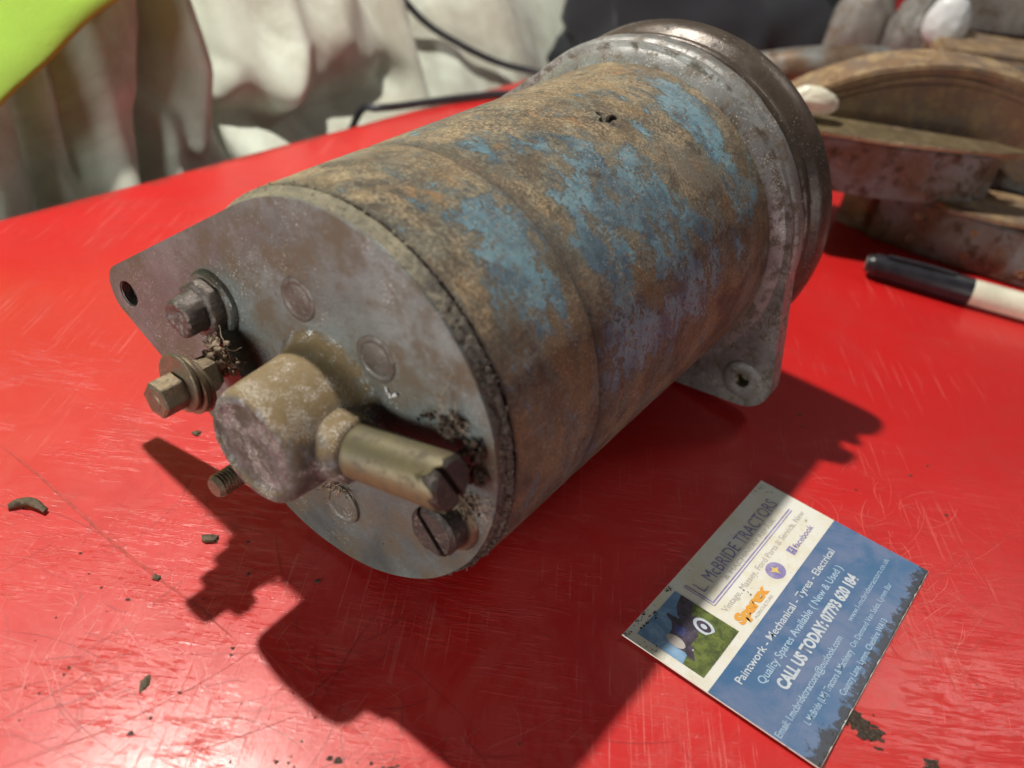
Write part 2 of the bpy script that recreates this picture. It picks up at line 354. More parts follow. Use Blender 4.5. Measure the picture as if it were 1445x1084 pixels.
M['strap'] = grimy('dull_brass_strap', (.34, .27, .15), (.26, .20, .12), (.16, .11, .07), rough=(.3, .6), metal=.6, scale=.06, speck_amt=.74, fine=.8)

# ------------------------------------------------------------------ table and floor
E0 = Vector((-219, 323, 0)); DU = Vector((.5715, .8206, 0)); DN = Vector((-.8206, .5715, 0))   # far edge of the table, its run and its outward side
def table_top():
    # slab with a rounded lip along the far edge; wide, with a gentle unevenness
    bm = bmesh.new()
    us = [-900, -300, -100, 0, 60, 120, 200, 300, 420, 560, 800, 1200]
    prof = [(700, 0), (300, 0), (60, 0), (20, 0), (8, 0), (3, -.4), (.8, -1.6), (0, -4), (0, -22), (3, -26), (700, -26)]   # (inward distance, z)
    rows = []
    for i, u in enumerate(us):
        rows.append([bm.verts.new(E0+DU*u-DN*(d+ .9*math.sin(u*.013)+.5*math.sin(u*.041))+Vector((0, 0, z))) for d, z in prof])
    for a, b in zip(rows, rows[1:]):
        for k in range(len(prof)): bm.faces.new((a[k], a[(k+1) % len(prof)], b[(k+1) % len(prof)], b[k]))
    bm.faces.new(rows[0][::-1]); bm.faces.new(rows[-1])
    o = bm_obj('table', bm, M['table'], None, 40)
    return setp(o, 'red painted steel workbench top with scratches and scorch marks', 'table')
table = table_top()
def flat_strip(bm, pts, w, z):
    P = [Vector(p) for p in pts]; L = len(P); prev = None
    for i, p in enumerate(P):
        d = (P[min(i+1, L-1)]-P[max(i-1, 0)]).normalized(); n = Vector((-d.y, d.x, 0))
        f = math.sin(PI*(i+.35)/(L-.3))**.6
        cur = (bm.verts.new(p+n*w*f*.5+Vector((0, 0, z))), bm.verts.new(p-n*w*f*.5+Vector((0, 0, z))))
        if prev: bm.faces.new((prev[0], prev[1], cur[1], cur[0]))
        prev = cur
def scratches(name, mat, n, region, w, z, lens, bend=.25, angs=None, seed=1):
    R = random.Random(seed); bm = bmesh.new()
    for _ in range(n):
        cx, cy, rx, ry = R.choice(region)
        x = R.gauss(cx, rx); y = R.gauss(cy, ry); L = R.uniform(*lens)*(R.random()**1.2+.2); th = R.choice(angs)+R.gauss(0, .25) if angs else R.uniform(0, PI)
        k = R.gauss(0, bend)/max(L, 1); pts = []
        m = max(4, int(L/2.5))
        for i in range(m):
            pts.append((x, y, 0)); x += math.cos(th)*L/m; y += math.sin(th)*L/m; th += k*L/m+R.gauss(0, .03)
        flat_strip(bm, pts, R.uniform(*w), z+R.random()*.01)
    me_o = bm_obj(name, bm, mat, table); me_o['kind'] = 'stuff'; return me_o
M['scr_pale'] = simple('pale_scratch', (.70, .13, .11), .40, 0, .2, .3, 0)
M['scr_dark'] = simple('dark_scratch', (.30, .02, .02), .5, 0, .3, .3, 0)
M['scr_brown'] = simple('brown_score', (.44, .045, .035), .7, 0, .3, .3, 0)
near = [(-60, 112, 30, 14), (-85, 135, 30, 16), (-30, 105, 30, 10), (-100, 110, 20, 12)]
scratches('pale_scratch', M['scr_pale'], 380, near, (.06, .18), .03, (4, 26), .5, None, 3)
scratches('dark_scratch', M['scr_dark'], 200, near+[(-70, 160, 30, 20), (110, 180, 30, 22)], (.06, .18), .05, (5, 40), .6, None, 4)
scratches('cross_scratch', M['scr_pale'], 300, [(118, 190, 14, 26), (128, 165, 12, 20)], (.06, .2), .04, (6, 26), .9, None, 5)
bm = bmesh.new()
for pts, w in (([(-145.8, 190.7, 0), (-127.6, 179.7, 0), (-110.4, 168.3, 0), (-97.1, 159.5, 0), (-83.1, 151.3, 0), (-71.6, 145, 0), (-57.8, 136.2, 0)], .9),
               ([(-93.7, 96.5, 0), (-76.7, 108.3, 0), (-60.5, 123.9, 0), (-50.4, 136.9, 0)], .16), ([(-62.1, 103, 0), (-51.9, 108.9, 0), (-37.3, 118.4, 0)], .2)):
    flat_strip(bm, smooth_path(pts, 8), w, .07)
o = bm_obj('score_line', bm, M['scr_brown'], table); o['kind'] = 'stuff'
fl = bmesh.new(); bmesh.ops.create_grid(fl, x_segments=2, y_segments=2, size=4000)
bmesh.ops.translate(fl, vec=(0, 0, -850), verts=fl.verts)
setp(bm_obj('floor', fl, M['floor']), kind='structure')

# ------------------------------------------------------------------ the dynamo
A = Vector((.52241, .85223, .02581)).normalized()          # axis, away from the camera
X1 = Vector((.85262, -.52265, 0)).normalized(); Z1 = X1.cross(A)
R0, ZC = 51.72, 51.72
O = Vector((-40.007, 171.578, 52.324))-Z1*ZC
DM = Matrix(((X1.x, A.x, Z1.x, O.x*MM), (X1.y, A.y, Z1.y, O.y*MM), (X1.z, A.z, Z1.z, O.z*MM), (0, 0, 0, 1)))
dyn = empty('dynamo', DM, 'old rusty dynamo with flaking blue paint lying on the red table', 'dynamo')
# local coordinates: x = to the right, y = along the axis (0 at the front rim), z = up; axis runs at z = ZC
def pnoise(shape_u, U, Vv, Ru, seed, octs=5, base=.08):
    """fbm on the cylinder; U along the axis (mm), Vv angle"""
    out = np.zeros(U.shape); amp = 1
    cx, cy = np.cos(Vv)*Ru, np.sin(Vv)*Ru
    r = np.random.default_rng(seed)
    for o_ in range(octs):
        f = base*2**o_; 
        for _ in range(5):
            d = r.normal(size=3); d /= np.linalg.norm(d)
            out += amp*.35*np.sin((U*d[0]+cx*d[1]+cy*d[2])*f*2*PI*r.uniform(.6, 1.5)+r.uniform(0, 7))
        amp *= .55
    return out
def nonuni(lo, hi, base, dense):
    xs = [lo]
    while xs[-1] < hi:
        st = base
        for (a, b, s) in dense:
            if a <= xs[-1] <= b: st = min(st, s)
        xs.append(xs[-1]+st)
    xs[-1] = hi; return np.array(xs)
def body():
    s = nonuni(.6, 134.6, .8, [(82, 95, .3), (30, 38, .4), (0, 3, .35)])
    ph = np.radians(nonuni(-180, 180, .8, [(70, 86, .3)]))[:-1]
    S, P_ = np.meshgrid(s, ph, indexing='ij'); V = np.degrees(P_); arc = P_*R0
    r = np.full(S.shape, R0)
    r -= .45/(1+np.exp(-(S-34.2)/.7))                                  # cover band ends, yoke continues
    r += .45/(1+np.exp(-(S-36.6)/.8))
    seamline = 34.4+.5*np.sin(P_*3)+.25*np.sin(P_*11+1)
    seam = np.exp(-((S-seamline)/.55)**2); r -= .55*seam
    r += .045*pnoise(None, S, P_, R0, 1, 5, .05)+.035*pnoise(None, S, P_, R0, 2, 4, .25)
    # rolled ragged front edge
    r -= .5*np.exp(-(S-.6)/.7)
    S2 = S+np.exp(-(S-.6)/1.2)*(.25*pnoise(None, S*0, P_, R0, 3, 5, .05))
    # pole screw: peened circle with a torn star recess
    dx = S-88.2; dz = arc-np.radians(77.4)*R0; rr = np.hypot(dx, dz); th = np.arctan2(dz, dx)
    star = 2.7+1.15*np.cos(4*th+.6)+.5*np.cos(3*th+1)
    r -= 1.5*np.clip((star-rr)/.6, 0, 1)
    r -= .28*np.exp(-((rr-6.6)/.55)**2)*(.6+.4*np.sin(th*2+1)); r += .15*np.exp(-(rr/4.5)**4)
    g = np.exp(-(((S-64.7)*.5+(arc-np.radians(62.1)*R0)*.866)/1.0)**2-(((S-64.7)*.866-(arc-np.radians(62.1)*R0)*.5)/4.5)**2); r -= .5*g
    pts = BLOBS
    pa = np.full(S.shape, -.17)
    for (bs, bp, br) in pts:
        d2 = ((S-bs)**2+(arc-math.radians(bp)*R0)**2)/(abs(br)**2)
        pa += np.sign(br)*.62*np.exp(-d2*.55)
    pa = np.clip(pa, -.6, .72)
    dust = np.clip((np.sin(P_)-.42)/.5, 0, 1)*.85+.7*np.exp(-((S-12)/13)**2-((V-84)/30)**2)  # dust on top; the second term paints in lamp brightness at the front
    darkm = np.maximum(np.maximum(seam*.9, .5*np.exp(-((S-seamline-1.2)/2.6)**2)), np.clip((star+.15-rr)/.5, 0, 1)*1.0)  # seam stain; the shallow star hole gets its shade as dark colour
    darkm = np.maximum(darkm, np.exp(-(S-.6)/.5)*.9); darkm = np.maximum(darkm, g*.8)
    Vt = np.stack([r*np.cos(P_), S2, ZC+r*np.sin(P_)], -1).reshape(-1, 3)
    mesh_obj('body_tube', Vt, grid_faces(len(s), len(ph), True)[:, ::-1], M['body'], dyn, True,
             dict(along=(S*MM).ravel(), around=(arc*MM).ravel(), paint=pa.ravel(), dust=np.clip(dust, 0, 1).ravel(), seam=np.clip(darkm, 0, 1).ravel()))
BLOBS = [(126.8, 79.6, 5), (126.9, 70.8, 6), (112.1, 71.2, 5), (115.8, 66.2, 6), (120.6, 58.1, 5), (120.2, 49.8, 5),
         (95.2, 67.9, 3), (52.9, 80.0, 4), (61.1, 79.2, 4), (43.4, 84.1, 3), (42.2, 90.2, 4), (41.0, 79.5, 2),
         (67.5, 63.1, 6), (68.1, 57.6, 7), (56.8, 54.9, 5), (61.0, 63.2, 5), (51.6, 63.3, 4), (50.7, 67.9, 3),
         (70.7, 74.0, 3), (79.7, 56.8, 4), (87.0, 56.5, 4), (82.5, 63.9, 3), (28.3, 67.9, 5), (25.0, 62.1, 6),
         (21.4, 57.1, 5), (20.2, 51.4, 6), (19.5, 45.8, 6), (20.4, 39.6, 5), (16.5, 37.7, 3), (23.2, 67.9, 3),
         (25.1, 55.4, 3), (27.6, 44.0, 3), (53.3, 49.5, 7), (51.6, 43.7, 7), (59.2, 44.9, 5), (50.5, 37.9, 5),
         (44.5, 46.7, 4), (68.7, 47.8, 5), (78.4, 46.3, 5), (80.0, 38.9, 5), (71.9, 35.5, 7), (79.7, 32.3, 7),
         (90.2, 32.7, 5), (99.0, 36.3, 4), (89.3, 26.3, 6), (96.0, 16.7, 5), (70.5, 29.6, 5), (77.6, 22.2, 7),
         (84.9, 14.5, 6), (70.9, 18.5, 6), (47.2, 25.1, 6), (42.3, 19.3, 6), (48.4, 9.6, 6), (52.0, 16.6, 6),
         (49.4, 30.3, 4), (60.1, 21.3, 5), (68.7, 10.5, 5), (38.2, 10.9, 3), (111.5, 24.7, 4), (118.2, 29.4, 4),
         (110.2, 18.1, 5), (125.8, 34.0, 4), (115.4, 40.0, 4), (34.8, 88.3, 2), (11.4, 77.4, 2), (3.3, 73.6, 2),
         (59.5, 33.1, -4), (39.8, 30.6, -4), (65.0, 25.5, -3), (99.9, 5.1, -5), (94.0, 50.1, -5), (99.3, 29.3, -3)
]
body()
# commutator end bracket: plate with one mounting ear to the left
ear = hull_circles([(0, 0, 50.1), (-79, -5.3, 8.6)], 220)
ear = [(x, z+ZC) for x, z in ear]
hole = circle_pts(-79, ZC-5.3, 3.9, 24)
bm = plate_bm(ear, [hole], -4.4, .2, 1.1, 3)
jitter(bm, .12, .12, 2)
plate = bm_obj('end_plate', bm, M['plate'], dyn, 35)
def ragged_rim():
    pr = [(-3.6, 50.0), (-3.0, 50.35), (-2.4, 50.5), (-1.9, 50.55), (-1.5, 50.7), (-1.2, 51.0), (-.9, 51.35), (-.6, 51.5), (-.3, 51.45), (-.05, 51.2), (.15, 50.6), (.3, 49.6), (1.6, 48.5)]
    n = 1000; V = []
    for h, r in pr:
        for k in range(n):
            t = 2*PI*k/n; p = Vector((r*math.cos(t), h*1.4, r*math.sin(t)))
            am = .35+.65*min(max((math.cos(t)+.2)*1.2, 0), 1)
            d = am*(.30*mnoise.noise(p*.55)+.34*mnoise.noise(p*1.3)+.22*mnoise.noise(p*2.9)); w = .30*mnoise.noise(p*.8+Vector((9, 0, 0)))*am
            V.append(((r+d)*math.cos(t), h+w, ZC+(r+d)*math.sin(t)))
    mesh_obj('rim', V, grid_faces(len(pr), n, True), M['rim'], dyn, True)
ragged_rim()
# threads inside the ear hole
bm = bmesh.new()
lathe_bm([(k*.35, 3.9-(.35 if k % 2 else 0)) for k in range(10)]+[(3.4, .02)], 28, (-79, -4.3, ZC-5.3), (0, 1, 0), 0, False, bm)
bm_obj('threaded_hole', bm, M['bolt'], plate, 30)
# bearing housing in the middle, cast with the plate
prof = [(-3.8, 20.5), (-4.6, 18.0), (-6, 16.6), (-8.5, 15.7), (-14, 15.2), (-22, 14.7), (-25.5, 14.4), (-27.2, 13.8), (-28.1, 12.7), (-28.2, 11.6), (-27.7, 11.2), (-27.5, 8), (-27.6, 4), (-27.55, 0.02)]
bm = lathe_bm(prof, 96, (0, 0, ZC), (0, 1, 0), .02); jitter(bm, .35, .12, 4); jitter(bm, .12, .5, 4)
bm_obj('bearing_housing', bm, M['housing'], dyn, 50)
# oiler: neck, tube, plug
TD = Vector((.970, .02, .235)).normalized()
T0 = Vector((12.5, -14.6, ZC+1.2))
bm = lathe_bm([(-3, 9.2), (1, 8.6), (3.2, 7.9), (5.8, 7.6), (6.8, 6.8), (7.1, 5)], 48, T0, TD, .03); jitter(bm, .3, .25, 6)
neck = bm_obj('oiler_neck', bm, M['housing'], dyn, 50)
TA = T0+TD*6.2
bm = bmesh.new(); x, y, z = frame(TD); n = 56; rings = []
prof = [(0, 5.4), (.5, 6.1), (1.2, 6.3)]+[(2+k*1.2, 6.3) for k in range(20)]
for h, r in prof+[(26.4, 6.25), (26.4, 5.8), (22, 5.7)]:
    ring = []
    for k in range(n):
        t = 2*PI*k/n; cut = 0
        if h > 24.5:
            cut = -1.6*max(0, math.sin(t*1+2.1))+.25*math.sin(5*t)
            if abs(((t-2.5+PI) % (2*PI))-PI) < .3: cut -= 3.4*(1-abs(((t-2.5+PI) % (2*PI))-PI)/.3)
            cut += .5*math.sin(11*t)+.3*math.sin(17*t+1)
        ring.append(bm.verts.new(TA+z*(h+cut)+x*r*math.cos(t)+y*r*math.sin(t)))
    rings.append(ring)
for a, b in zip(rings, rings[1:]):
    for k in range(n): bm.faces.new((a[k], a[(k+1) % n], b[(k+1) % n], b[k]))
bmesh.ops.recalc_face_normals(bm, faces=bm.faces)
tube = bm_obj('oiler_tube', bm, M['brass'], dyn, 40)
def slotted(name, org, axis, r, h, slot_dir, sw, sd, mat, parent, round_=.6, n=48):
    """screw head: disc with a real slot; org = base, axis points outward"""
    x, y, z = frame(axis); sdv = Vector(slot_dir); sdv = (sdv-z*sdv.dot(z)).normalized(); sp_ = z.cross(sdv)
    bm = bmesh.new(); o = Vector(org)
    for sg in (-1, 1):
        a0 = math.asin(sw/2/r); arc = [(r*math.cos(t), sg*r*math.sin(t)) for t in np.linspace(a0, PI-a0, n)]
        ri = r-round_; a1 = math.asin(sw/2/ri); arc2 = [(ri*math.cos(t), sg*ri*math.sin(t)) for t in np.linspace(a1, PI-a1, n)]
        lo = [bm.verts.new(o+z*(h-sd)+sdv*p[0]+sp_*p[1]) for p in arc]
        hi = [bm.verts.new(o+z*(h-round_)+sdv*p[0]+sp_*p[1]) for p in arc]
        tp = [bm.verts.new(o+z*h+sdv*p[0]+sp_*p[1]) for p in arc2]
        for q, w in ((lo, hi), (hi, tp)):
            for k in range(n-1): bm.faces.new((q[k], q[k+1], w[k+1], w[k]))
        bm.faces.new((lo[0], hi[0], tp[0], tp[-1], hi[-1], lo[-1])); bm.faces.new(tp)
    lathe_bm([(0, r), (h-sd, r), (h-sd, .02)], n*2, o, z, 0, True, bm)
    jitter(bm, .12, .6, 3)
    return bm_obj(name, bm, mat, parent, 35)
slotted('oiler_plug', TA+TD*20.0, TD, 6.0, 7.4, (0, .42, -.90), 1.4, 3.0, M['oily'], dyn, .7)
# through bolts
bz = Vector((38.2, 0, ZC-12.8))
bm = lathe_bm([(-4.2, 8.3), (-5.2, 8.2), (-5.9, 7.6), (-5.9, 4)], 48, bz, (0, 1, 0), .04); jitter(bm, .2, .5, 2)
bm_obj('washer', bm, M['nut'], dyn, 40)
slotted('screw_head', bz+Vector((0, -5.6, 0)), (0, -1, 0), 6.5, 5.6, (-.70, 0, .71), 1.6, 2.2, M['oily'], dyn, 1.0)
bx_ = Vector((-40.4, 0, ZC+9.4))
bm = lathe_bm([(-4.2, 9.0), (-5.6, 8.9), (-6.4, 8.2), (-6.4, 6.4)], 48, bx_, (0, 1, 0), .03); jitter(bm, .2, .4, 3)
bm_obj('washer', bm, M['plate'], dyn, 40)
bm = lathe_bm([(-6.0, 7.4), (-8.0, 7.4), (-9.4, 7.1), (-9.9, 6.6), (-10.0, 5.6), (-11.5, 5.3), (-13.5, 5.2), (-15.0, 5.0), (-15.6, 4.4), (-15.4, 3), (-14.9, 1.5), (-15.3, .02)], 64, bx_, (0, 1, 0), .10, seed=2); jitter(bm, .5, .3, 7); jitter(bm, .35, .9, 2)
bm_obj('bolt_head', bm, M['bolt'], dyn, 50)
# rivets flush in the plate
for k, (rx, rz, rr) in enumerate(((-9.6, 24.4, 5.7), (14.6, 20.2, 5.9), (4.0, -30.9, 5.9))):
    d = .02 if k < 2 else .8
    bm = lathe_bm([(-3.9, rr), (-4.45-d, rr-.1), (-4.8-d, rr-.6), (-4.75-d, rr-1.5), (-4.5-d, rr-1.9), (-4.65-d, rr-2.6), (-4.8-d, .02)], 48, (rx, 0, ZC+rz), (0, 1, 0), .03, seed=k)
    jitter(bm, .12, .4, k); bm_obj('rivet', bm, M['rivet'] if k < 2 else M['plate'], dyn, 40)
# cast rib behind the terminal
bm = plate_bm([(x, z+ZC) for x, z in hull_circles([(-36.5, 2.5, 4.4), (-22, -15, 4.8)], 40)], [], -9.5, -4.2, 2.0, 4); jitter(bm, .25, .3, 5)
bm_obj('terminal_block', bm, M['plate'], dyn, 50)
# terminal: stud, insulator, washers, nut
TT = Vector((-30.6, 0, ZC-1.8))
def thread_prof(a, b, r, p=.55):
    k = int((b-a)/p*2); return [(-(a+i*p/2), r-(.35 if i % 2 else 0)) for i in range(k+1)]
bm = lathe_bm(thread_prof(4, 30.5, 2.8)+[(-31, 2.0), (-31, .02)], 28, TT, (0, 1, 0)); stud = bm_obj('terminal_stud', bm, M['nut'], dyn, 30)
bm = lathe_bm([(-14.6, 2.2), (-14.6, 4.7), (-19, 4.9), (-19, 2.2)], 6, TT, (0, 1, 0)); jitter(bm, .35, .5, 8); bm_obj('hex_nut', bm, M['nut'], dyn, 30)
for k, (h0, h1, rr) in enumerate(((19.3, 20.5, 7.4), (20.8, 22.4, 7.9), (22.7, 24.0, 7.6))):
    bm = lathe_bm([(-h0, 2.4), (-h0, rr-.2), (-h0-.3, rr), (-h1+.3, rr), (-h1, rr-.3), (-h1, 2.4)], 56, TT+Vector((k*.3-.3, 0, .2*k)), Vector((.03*k-.03, 1, .04*(1-k))), .015, seed=k)
    bm_obj('washer', bm, M['nut'], dyn, 35)
bm = lathe_bm([(-24.0, 2.2), (-24.0, 4.5), (-24.3, 4.8), (-30.2, 4.75), (-30.8, 4.2), (-30.8, 2.4)], 6, TT, (0, 1, 0)); 
bmesh.ops.bevel(bm, geom=[e for e in bm.edges if e.calc_length() > 5.5], offset=.25, segments=1, affect='EDGES'); bm_obj('hex_nut', bm, M['nut'], dyn, 25)
# second terminal stud, half hidden by the housing
T2 = Vector((-24.5, 0, ZC-32.0))
bm = lathe_bm(thread_prof(3, 21.5, 3.3, .95)+[(-22.3, 2.5), (-22.5, .02)], 32, T2, (0, 1, 0)); bm_obj('terminal_stud', bm, M['nut'], dyn, 30)
# drive end bracket
def drive_end():
    ol = hull_circles([(0, 0, 57.6), (54.6, -41.0, 10.6)], 220)
    ol2 = hull_circles([(0, 0, 57.6), (-79, -5.3, 9)], 220)
    big = [(x, z+ZC) for x, z in ol]; 
    hp = circle_pts(54.8, ZC-41, 2.7, 24)
    bm = plate_bm(big, [hp], 136.6, 144.5, 1.4, 3); jitter(bm, .25, .1, 2)
    lug = bm_obj('drive_end_plate', bm, M['bracket'], dyn, 35)
    bm = lathe_bm([(-.5, 2.7), (-.6, 3.2), (-.6, 6.4), (-.2, 7.2), (1, 7.4)], 40, (54.8, 136.4, ZC-41), (0, 1, 0), 0, False); bm_obj('hole_boss', bm, M['bracket'], lug, 30)
    bm = lathe_bm([(k*.4, 2.7-(.35 if k % 2 else 0)) for k in range(12)]+[(4.8, .02)], 28, (54.8, 136.2, ZC-41), (0, 1, 0), 0, False); bm_obj('threaded_hole', bm, M['nut'], lug, 30)
    e2 = [(x, z+ZC) for x, z in ol2]
    bm = plate_bm(e2, [circle_pts(-79, ZC-5.3, 4, 20)], 137.6, 143.5, 1.0, 2); bm_obj('mounting_ear', bm, M['bracket'], dyn, 35)
    pr = [(134.0, 50.6), (134.4, 52.4), (135.0, 53.6), (136.4, 55.6), (138.4, 57.4), (139.6, 58.4), (140.6, 58.7), (144.2, 58.6), (144.9, 57.8), (145.0, 50)]
    bm = lathe_bm(pr, 200, (0, 0, ZC), (0, 1, 0), .004, False); jitter(bm, .3, .12, 7); jitter(bm, .1, .6, 8)
    bm_obj('drive_end_ring', bm, M['bracket'], dyn, 50)
    bm = lathe_bm([(144.8, 54), (149.4, 53)], 120, (0, 0, ZC), (0, 1, 0), 0, False); bm_obj('spacer', bm, M['dark'], dyn, 50)  # near-black colour paints the shade of the gap before the pulley
    pr = [(149.0, 30), (149.0, 55.8), (149.5, 57.2), (150.8, 57.9), (152.3, 57.5), (153.4, 56.2), (155.0, 55.8), (156.5, 56.6), (158.0, 58.4), (160.0, 59.4), (163.0, 59.9), (166.0, 59.7), (168.4, 58.6), (169.8, 56.6), (170.2, 54), (170.0, 20), (170, .02)]
    bm = lathe_bm(pr, 220, (0, 0, ZC), (0, 1, 0), .003); jitter(bm, .12, .1, 9)
    bm_obj('pulley', bm, M['pulley'], dyn, 50)
drive_end()
# caked grime: crumbs and fibres
def crumbs(name, spots, mat, parent, seed=1, stuff=True):
    R = random.Random(seed); bm = bmesh.new()
    for (c, rad, n, smin, smax) in spots:
        for _ in range(n):
            p = Vector(c)+Vector((R.gauss(0, rad), R.gauss(0, rad*.4), R.gauss(0, rad)))
            r = bmesh.ops.create_icosphere(bm, subdivisions=1, radius=R.uniform(smin, smax))
            s = Vector((R.uniform(.5, 1.5), R.uniform(.5, 1.2), R.uniform(.5, 1.5)))
            for v in r['verts']: v.co = p+Vector((v.co.x*s.x, v.co.y*s.y, v.co.z*s.z))*R.uniform(.7, 1.3)
    o = bm_obj(name, bm, mat, parent, 60); o['kind'] = 'stuff'; return o
def fibres(name, spots, mat, parent, seed=2):
    R = random.Random(seed); bm = bmesh.new()
    for (c, rad, n, L) in spots:
        for _ in range(n):
            p = Vector(c)+Vector((R.gauss(0, rad), R.gauss(0, rad*.3), R.gauss(0, rad))); d = Vector((R.gauss(0, 1), R.gauss(0, .5), R.gauss(0, 1))).normalized(); pts = [p.copy()]
            for k in range(5):
                p = p+d*L/5*R.uniform(.6, 1.4); d = (d+Vector((R.gauss(0, .5), R.gauss(0, .4), R.gauss(0, .5)))).normalized(); pts.append(p.copy())
            tube_bm(pts, R.uniform(.05, .13), 3, bm)
    o = bm_obj(name, bm, mat, parent, 60); o['kind'] = 'stuff'; return o
ringpts = [((50.3*math.cos(t), -1.5, ZC+50.3*math.sin(t)), .7, 8, .12, .42) for t in np.radians(np.arange(-58, 38, 2.2))]
crumbs('edge_grime', ringpts, M['grime'], dyn, 3)
ringpts2 = [((51.1*math.cos(t), .1, ZC+51.1*math.sin(t)), .5, 7, .12, .36) for t in np.radians(np.arange(-58, 125, 2.0))]
crumbs('edge_scale', ringpts2, M['rim'], dyn, 4)
crumbs('tube_grime', [((38, -7, ZC+16), 1.1, 90, .3, .8), ((43.5, -6, ZC+12), 1.1, 90, .3, .9), ((45.5, -6, ZC+6), .9, 60, .3, .8), ((43, -6, ZC-4), 1.2, 60, .25, .7), ((31, -5.5, ZC+14), 1.0, 26, .2, .5),
                      ((13, -9, ZC-9.5), 1.6, 60, .15, .6), ((9, -16, ZC-9.5), 1.2, 30, .15, .5), ((5.5, -5.5, ZC-24), 1.2, 24, .12, .4)], M['grime'], dyn, 5)
crumbs('terminal_dust', [((-30.5, -13, ZC+1.5), 1.5, 60, .4, 1.3), ((-33, -11.5, ZC+4), 1.3, 40, .4, 1.2), ((-28, -11, ZC-1), 1.2, 26, .3, 1.0), ((3, -6, ZC-25), 1.3, 20, .15, .5)], M['dustfluff'], dyn, 6)
fibres('dust_fibre', [((-29, -12, ZC+3), 2.0, 20, 6), ((37, -6.5, ZC+17), 1.8, 22, 5), ((46, -6, ZC-2), 2.2, 22, 6), ((3, -7, ZC-24), 1.3, 14, 6), ((36, -5, ZC+26), .8, 5, 7)], M['dustfluff'], dyn, 7)
crumbs('plate_scale', [((x_, -4.6, ZC+z_), 3.5, 9, .08, .24) for x_, z_ in ((20, -38), (30, -25), (10, -42), (-8, 8), (0, 12), (8, 14), (22, 8), (30, 20), (-20, 30), (-40, 22))], M['rim'], dyn, 8)
# chipped white paint flecks on the plate
crumbs('white_fleck', [((18.5, -4.8, ZC+13.5), .7, 9, .2, .5), ((20.5, -4.8, ZC+13.3), .5, 5, .15, .4), ((-6, -4.6, ZC+17.5), .6, 8, .15, .4), ((-8, -4.6, ZC+16), .5, 6, .15, .35)], M['whiterag'], dyn, 9)

# ------------------------------------------------------------------ business card
TH = .99037
CX = Vector((math.cos(TH), math.sin(TH), 0)); CY = Vector((-math.sin(TH), math.cos(TH), 0))
cardE = empty('business_card', Matrix(((CX.x, CY.x, 0, 37.67*MM), (CX.y, CY.y, 0, 153.76*MM), (0, 0, 1, 0), (0, 0, 0, 1))),
              'blue and white tractor repair business card lying in front of the dynamo', 'business card')
def lift(x, y):   # x 0..85 along the writing, y 0..-55 down the card
    return .12+.9*math.exp(-max(x, 0)/9)+.35*math.exp(-(x+y*-.0-0)**2/900)*(1+y/55)*.6+.25*math.exp(-((85-x)**2+(y)**2)/200)
def warp(bm, off):
    for v in bm.verts: v.co.z = lift(v.co.x, v.co.y)+off+v.co.z
def card_stock():
    bm = bmesh.new(); nx, ny = 69, 45; th = .38
    R = random.Random(5)
    def g(off):
        return [[bm.verts.new((85*i/nx, -55*j/ny, lift(85*i/nx, -55*j/ny)+off)) for j in range(ny+1)] for i in range(nx+1)]
    t = g(th); b = g(0)
    for gg in (t, b):
        for i in range(nx):
            for j in range(ny): bm.faces.new((gg[i][j], gg[i+1][j], gg[i+1][j+1], gg[i][j+1]))
    loop = [(i, 0) for i in range(nx)]+[(nx, j) for j in range(ny)]+[(i, ny) for i in range(nx, 0, -1)]+[(0, j) for j in range(ny, 0, -1)]
    for k in range(len(loop)):
        a, c = loop[k], loop[(k+1) % len(loop)]; bm.faces.new((t[a[0]][a[1]], t[c[0]][c[1]], b[c[0]][c[1]], b[a[0]][a[1]]))
    return bm_obj('card_stock', bm, M['card'], cardE, 40)
def card_white():
    t = NT('grubby_white_card'); a = t.noise(.09, 8, .7, .4)
    c = t.mix(t.ramp(a, .42, .66), (.80, .79, .73), (.74, .69, .55))
    c = t.mix(t.ramp(t.noise(.5, 6, .7, .5, off=(3, 3, 3)), .62, .70, 0, .8), c, (.22, .16, .11))
    return t.out(c, t.ramp(a, .3, .7, .22, .42), 0.0, t.bump(t.noise(.2, 4, .6), .1, .2), Coat_Weight=.3)
def ink(name, c1, c2, rough=.3, scale=.06, dirt=.7, edge=False):
    t = NT(name); a = t.noise(scale, 7, .68, .5); c = t.mix(t.ramp(a, .35, .65), c1, c2)
    c = t.mix(t.ramp(t.noise(.4, 7, .72, .5, off=(5, 3, 3)), .62, .72, 0, dirt), c, (.10, .10, .12))
    if edge:
        sx = t.n.new('ShaderNodeSeparateXYZ'); t.l.new(t.tc.outputs['Object'], sx.inputs[0])
        q = t.math('ADD', t.ramp(sx.outputs['Y'], -.048, -.0552, 0, .34), t.math('MULTIPLY', t.ramp(sx.outputs['X'], .022, -.006), t.ramp(sx.outputs['Y'], -.044, -.055, 0, .2)))
        c = t.mix(t.ramp(t.math('ADD', q, t.noise(.3, 8, .72, .5, off=(1, 3, 3))), .70, .80, 0, .9), c, (.035, .035, .04))
    return t.out(c, rough, 0.0, t.bump(t.noise(.3, 4, .6), .1, .15), Coat_Weight=.25)
M['card'] = card_white()
M['cardblue'] = ink('blue_ink', (.06, .15, .30), (.16, .21, .35), .30, edge=True)
M['inkwhite'] = ink('white_ink', (.62, .66, .70), (.50, .56, .64), .4, .3, .35)
M['inkpale'] = ink('pale_blue_ink', (.42, .58, .72), (.36, .50, .66), .4, .3, .4)
M['inkpurple'] = ink('purple_ink', (.22, .18, .42), (.36, .32, .54), .4, .3, .3)
M['inkgrey'] = ink('faded_grey_ink', (.52, .48, .44), (.44, .40, .38), .4, .3, .3)
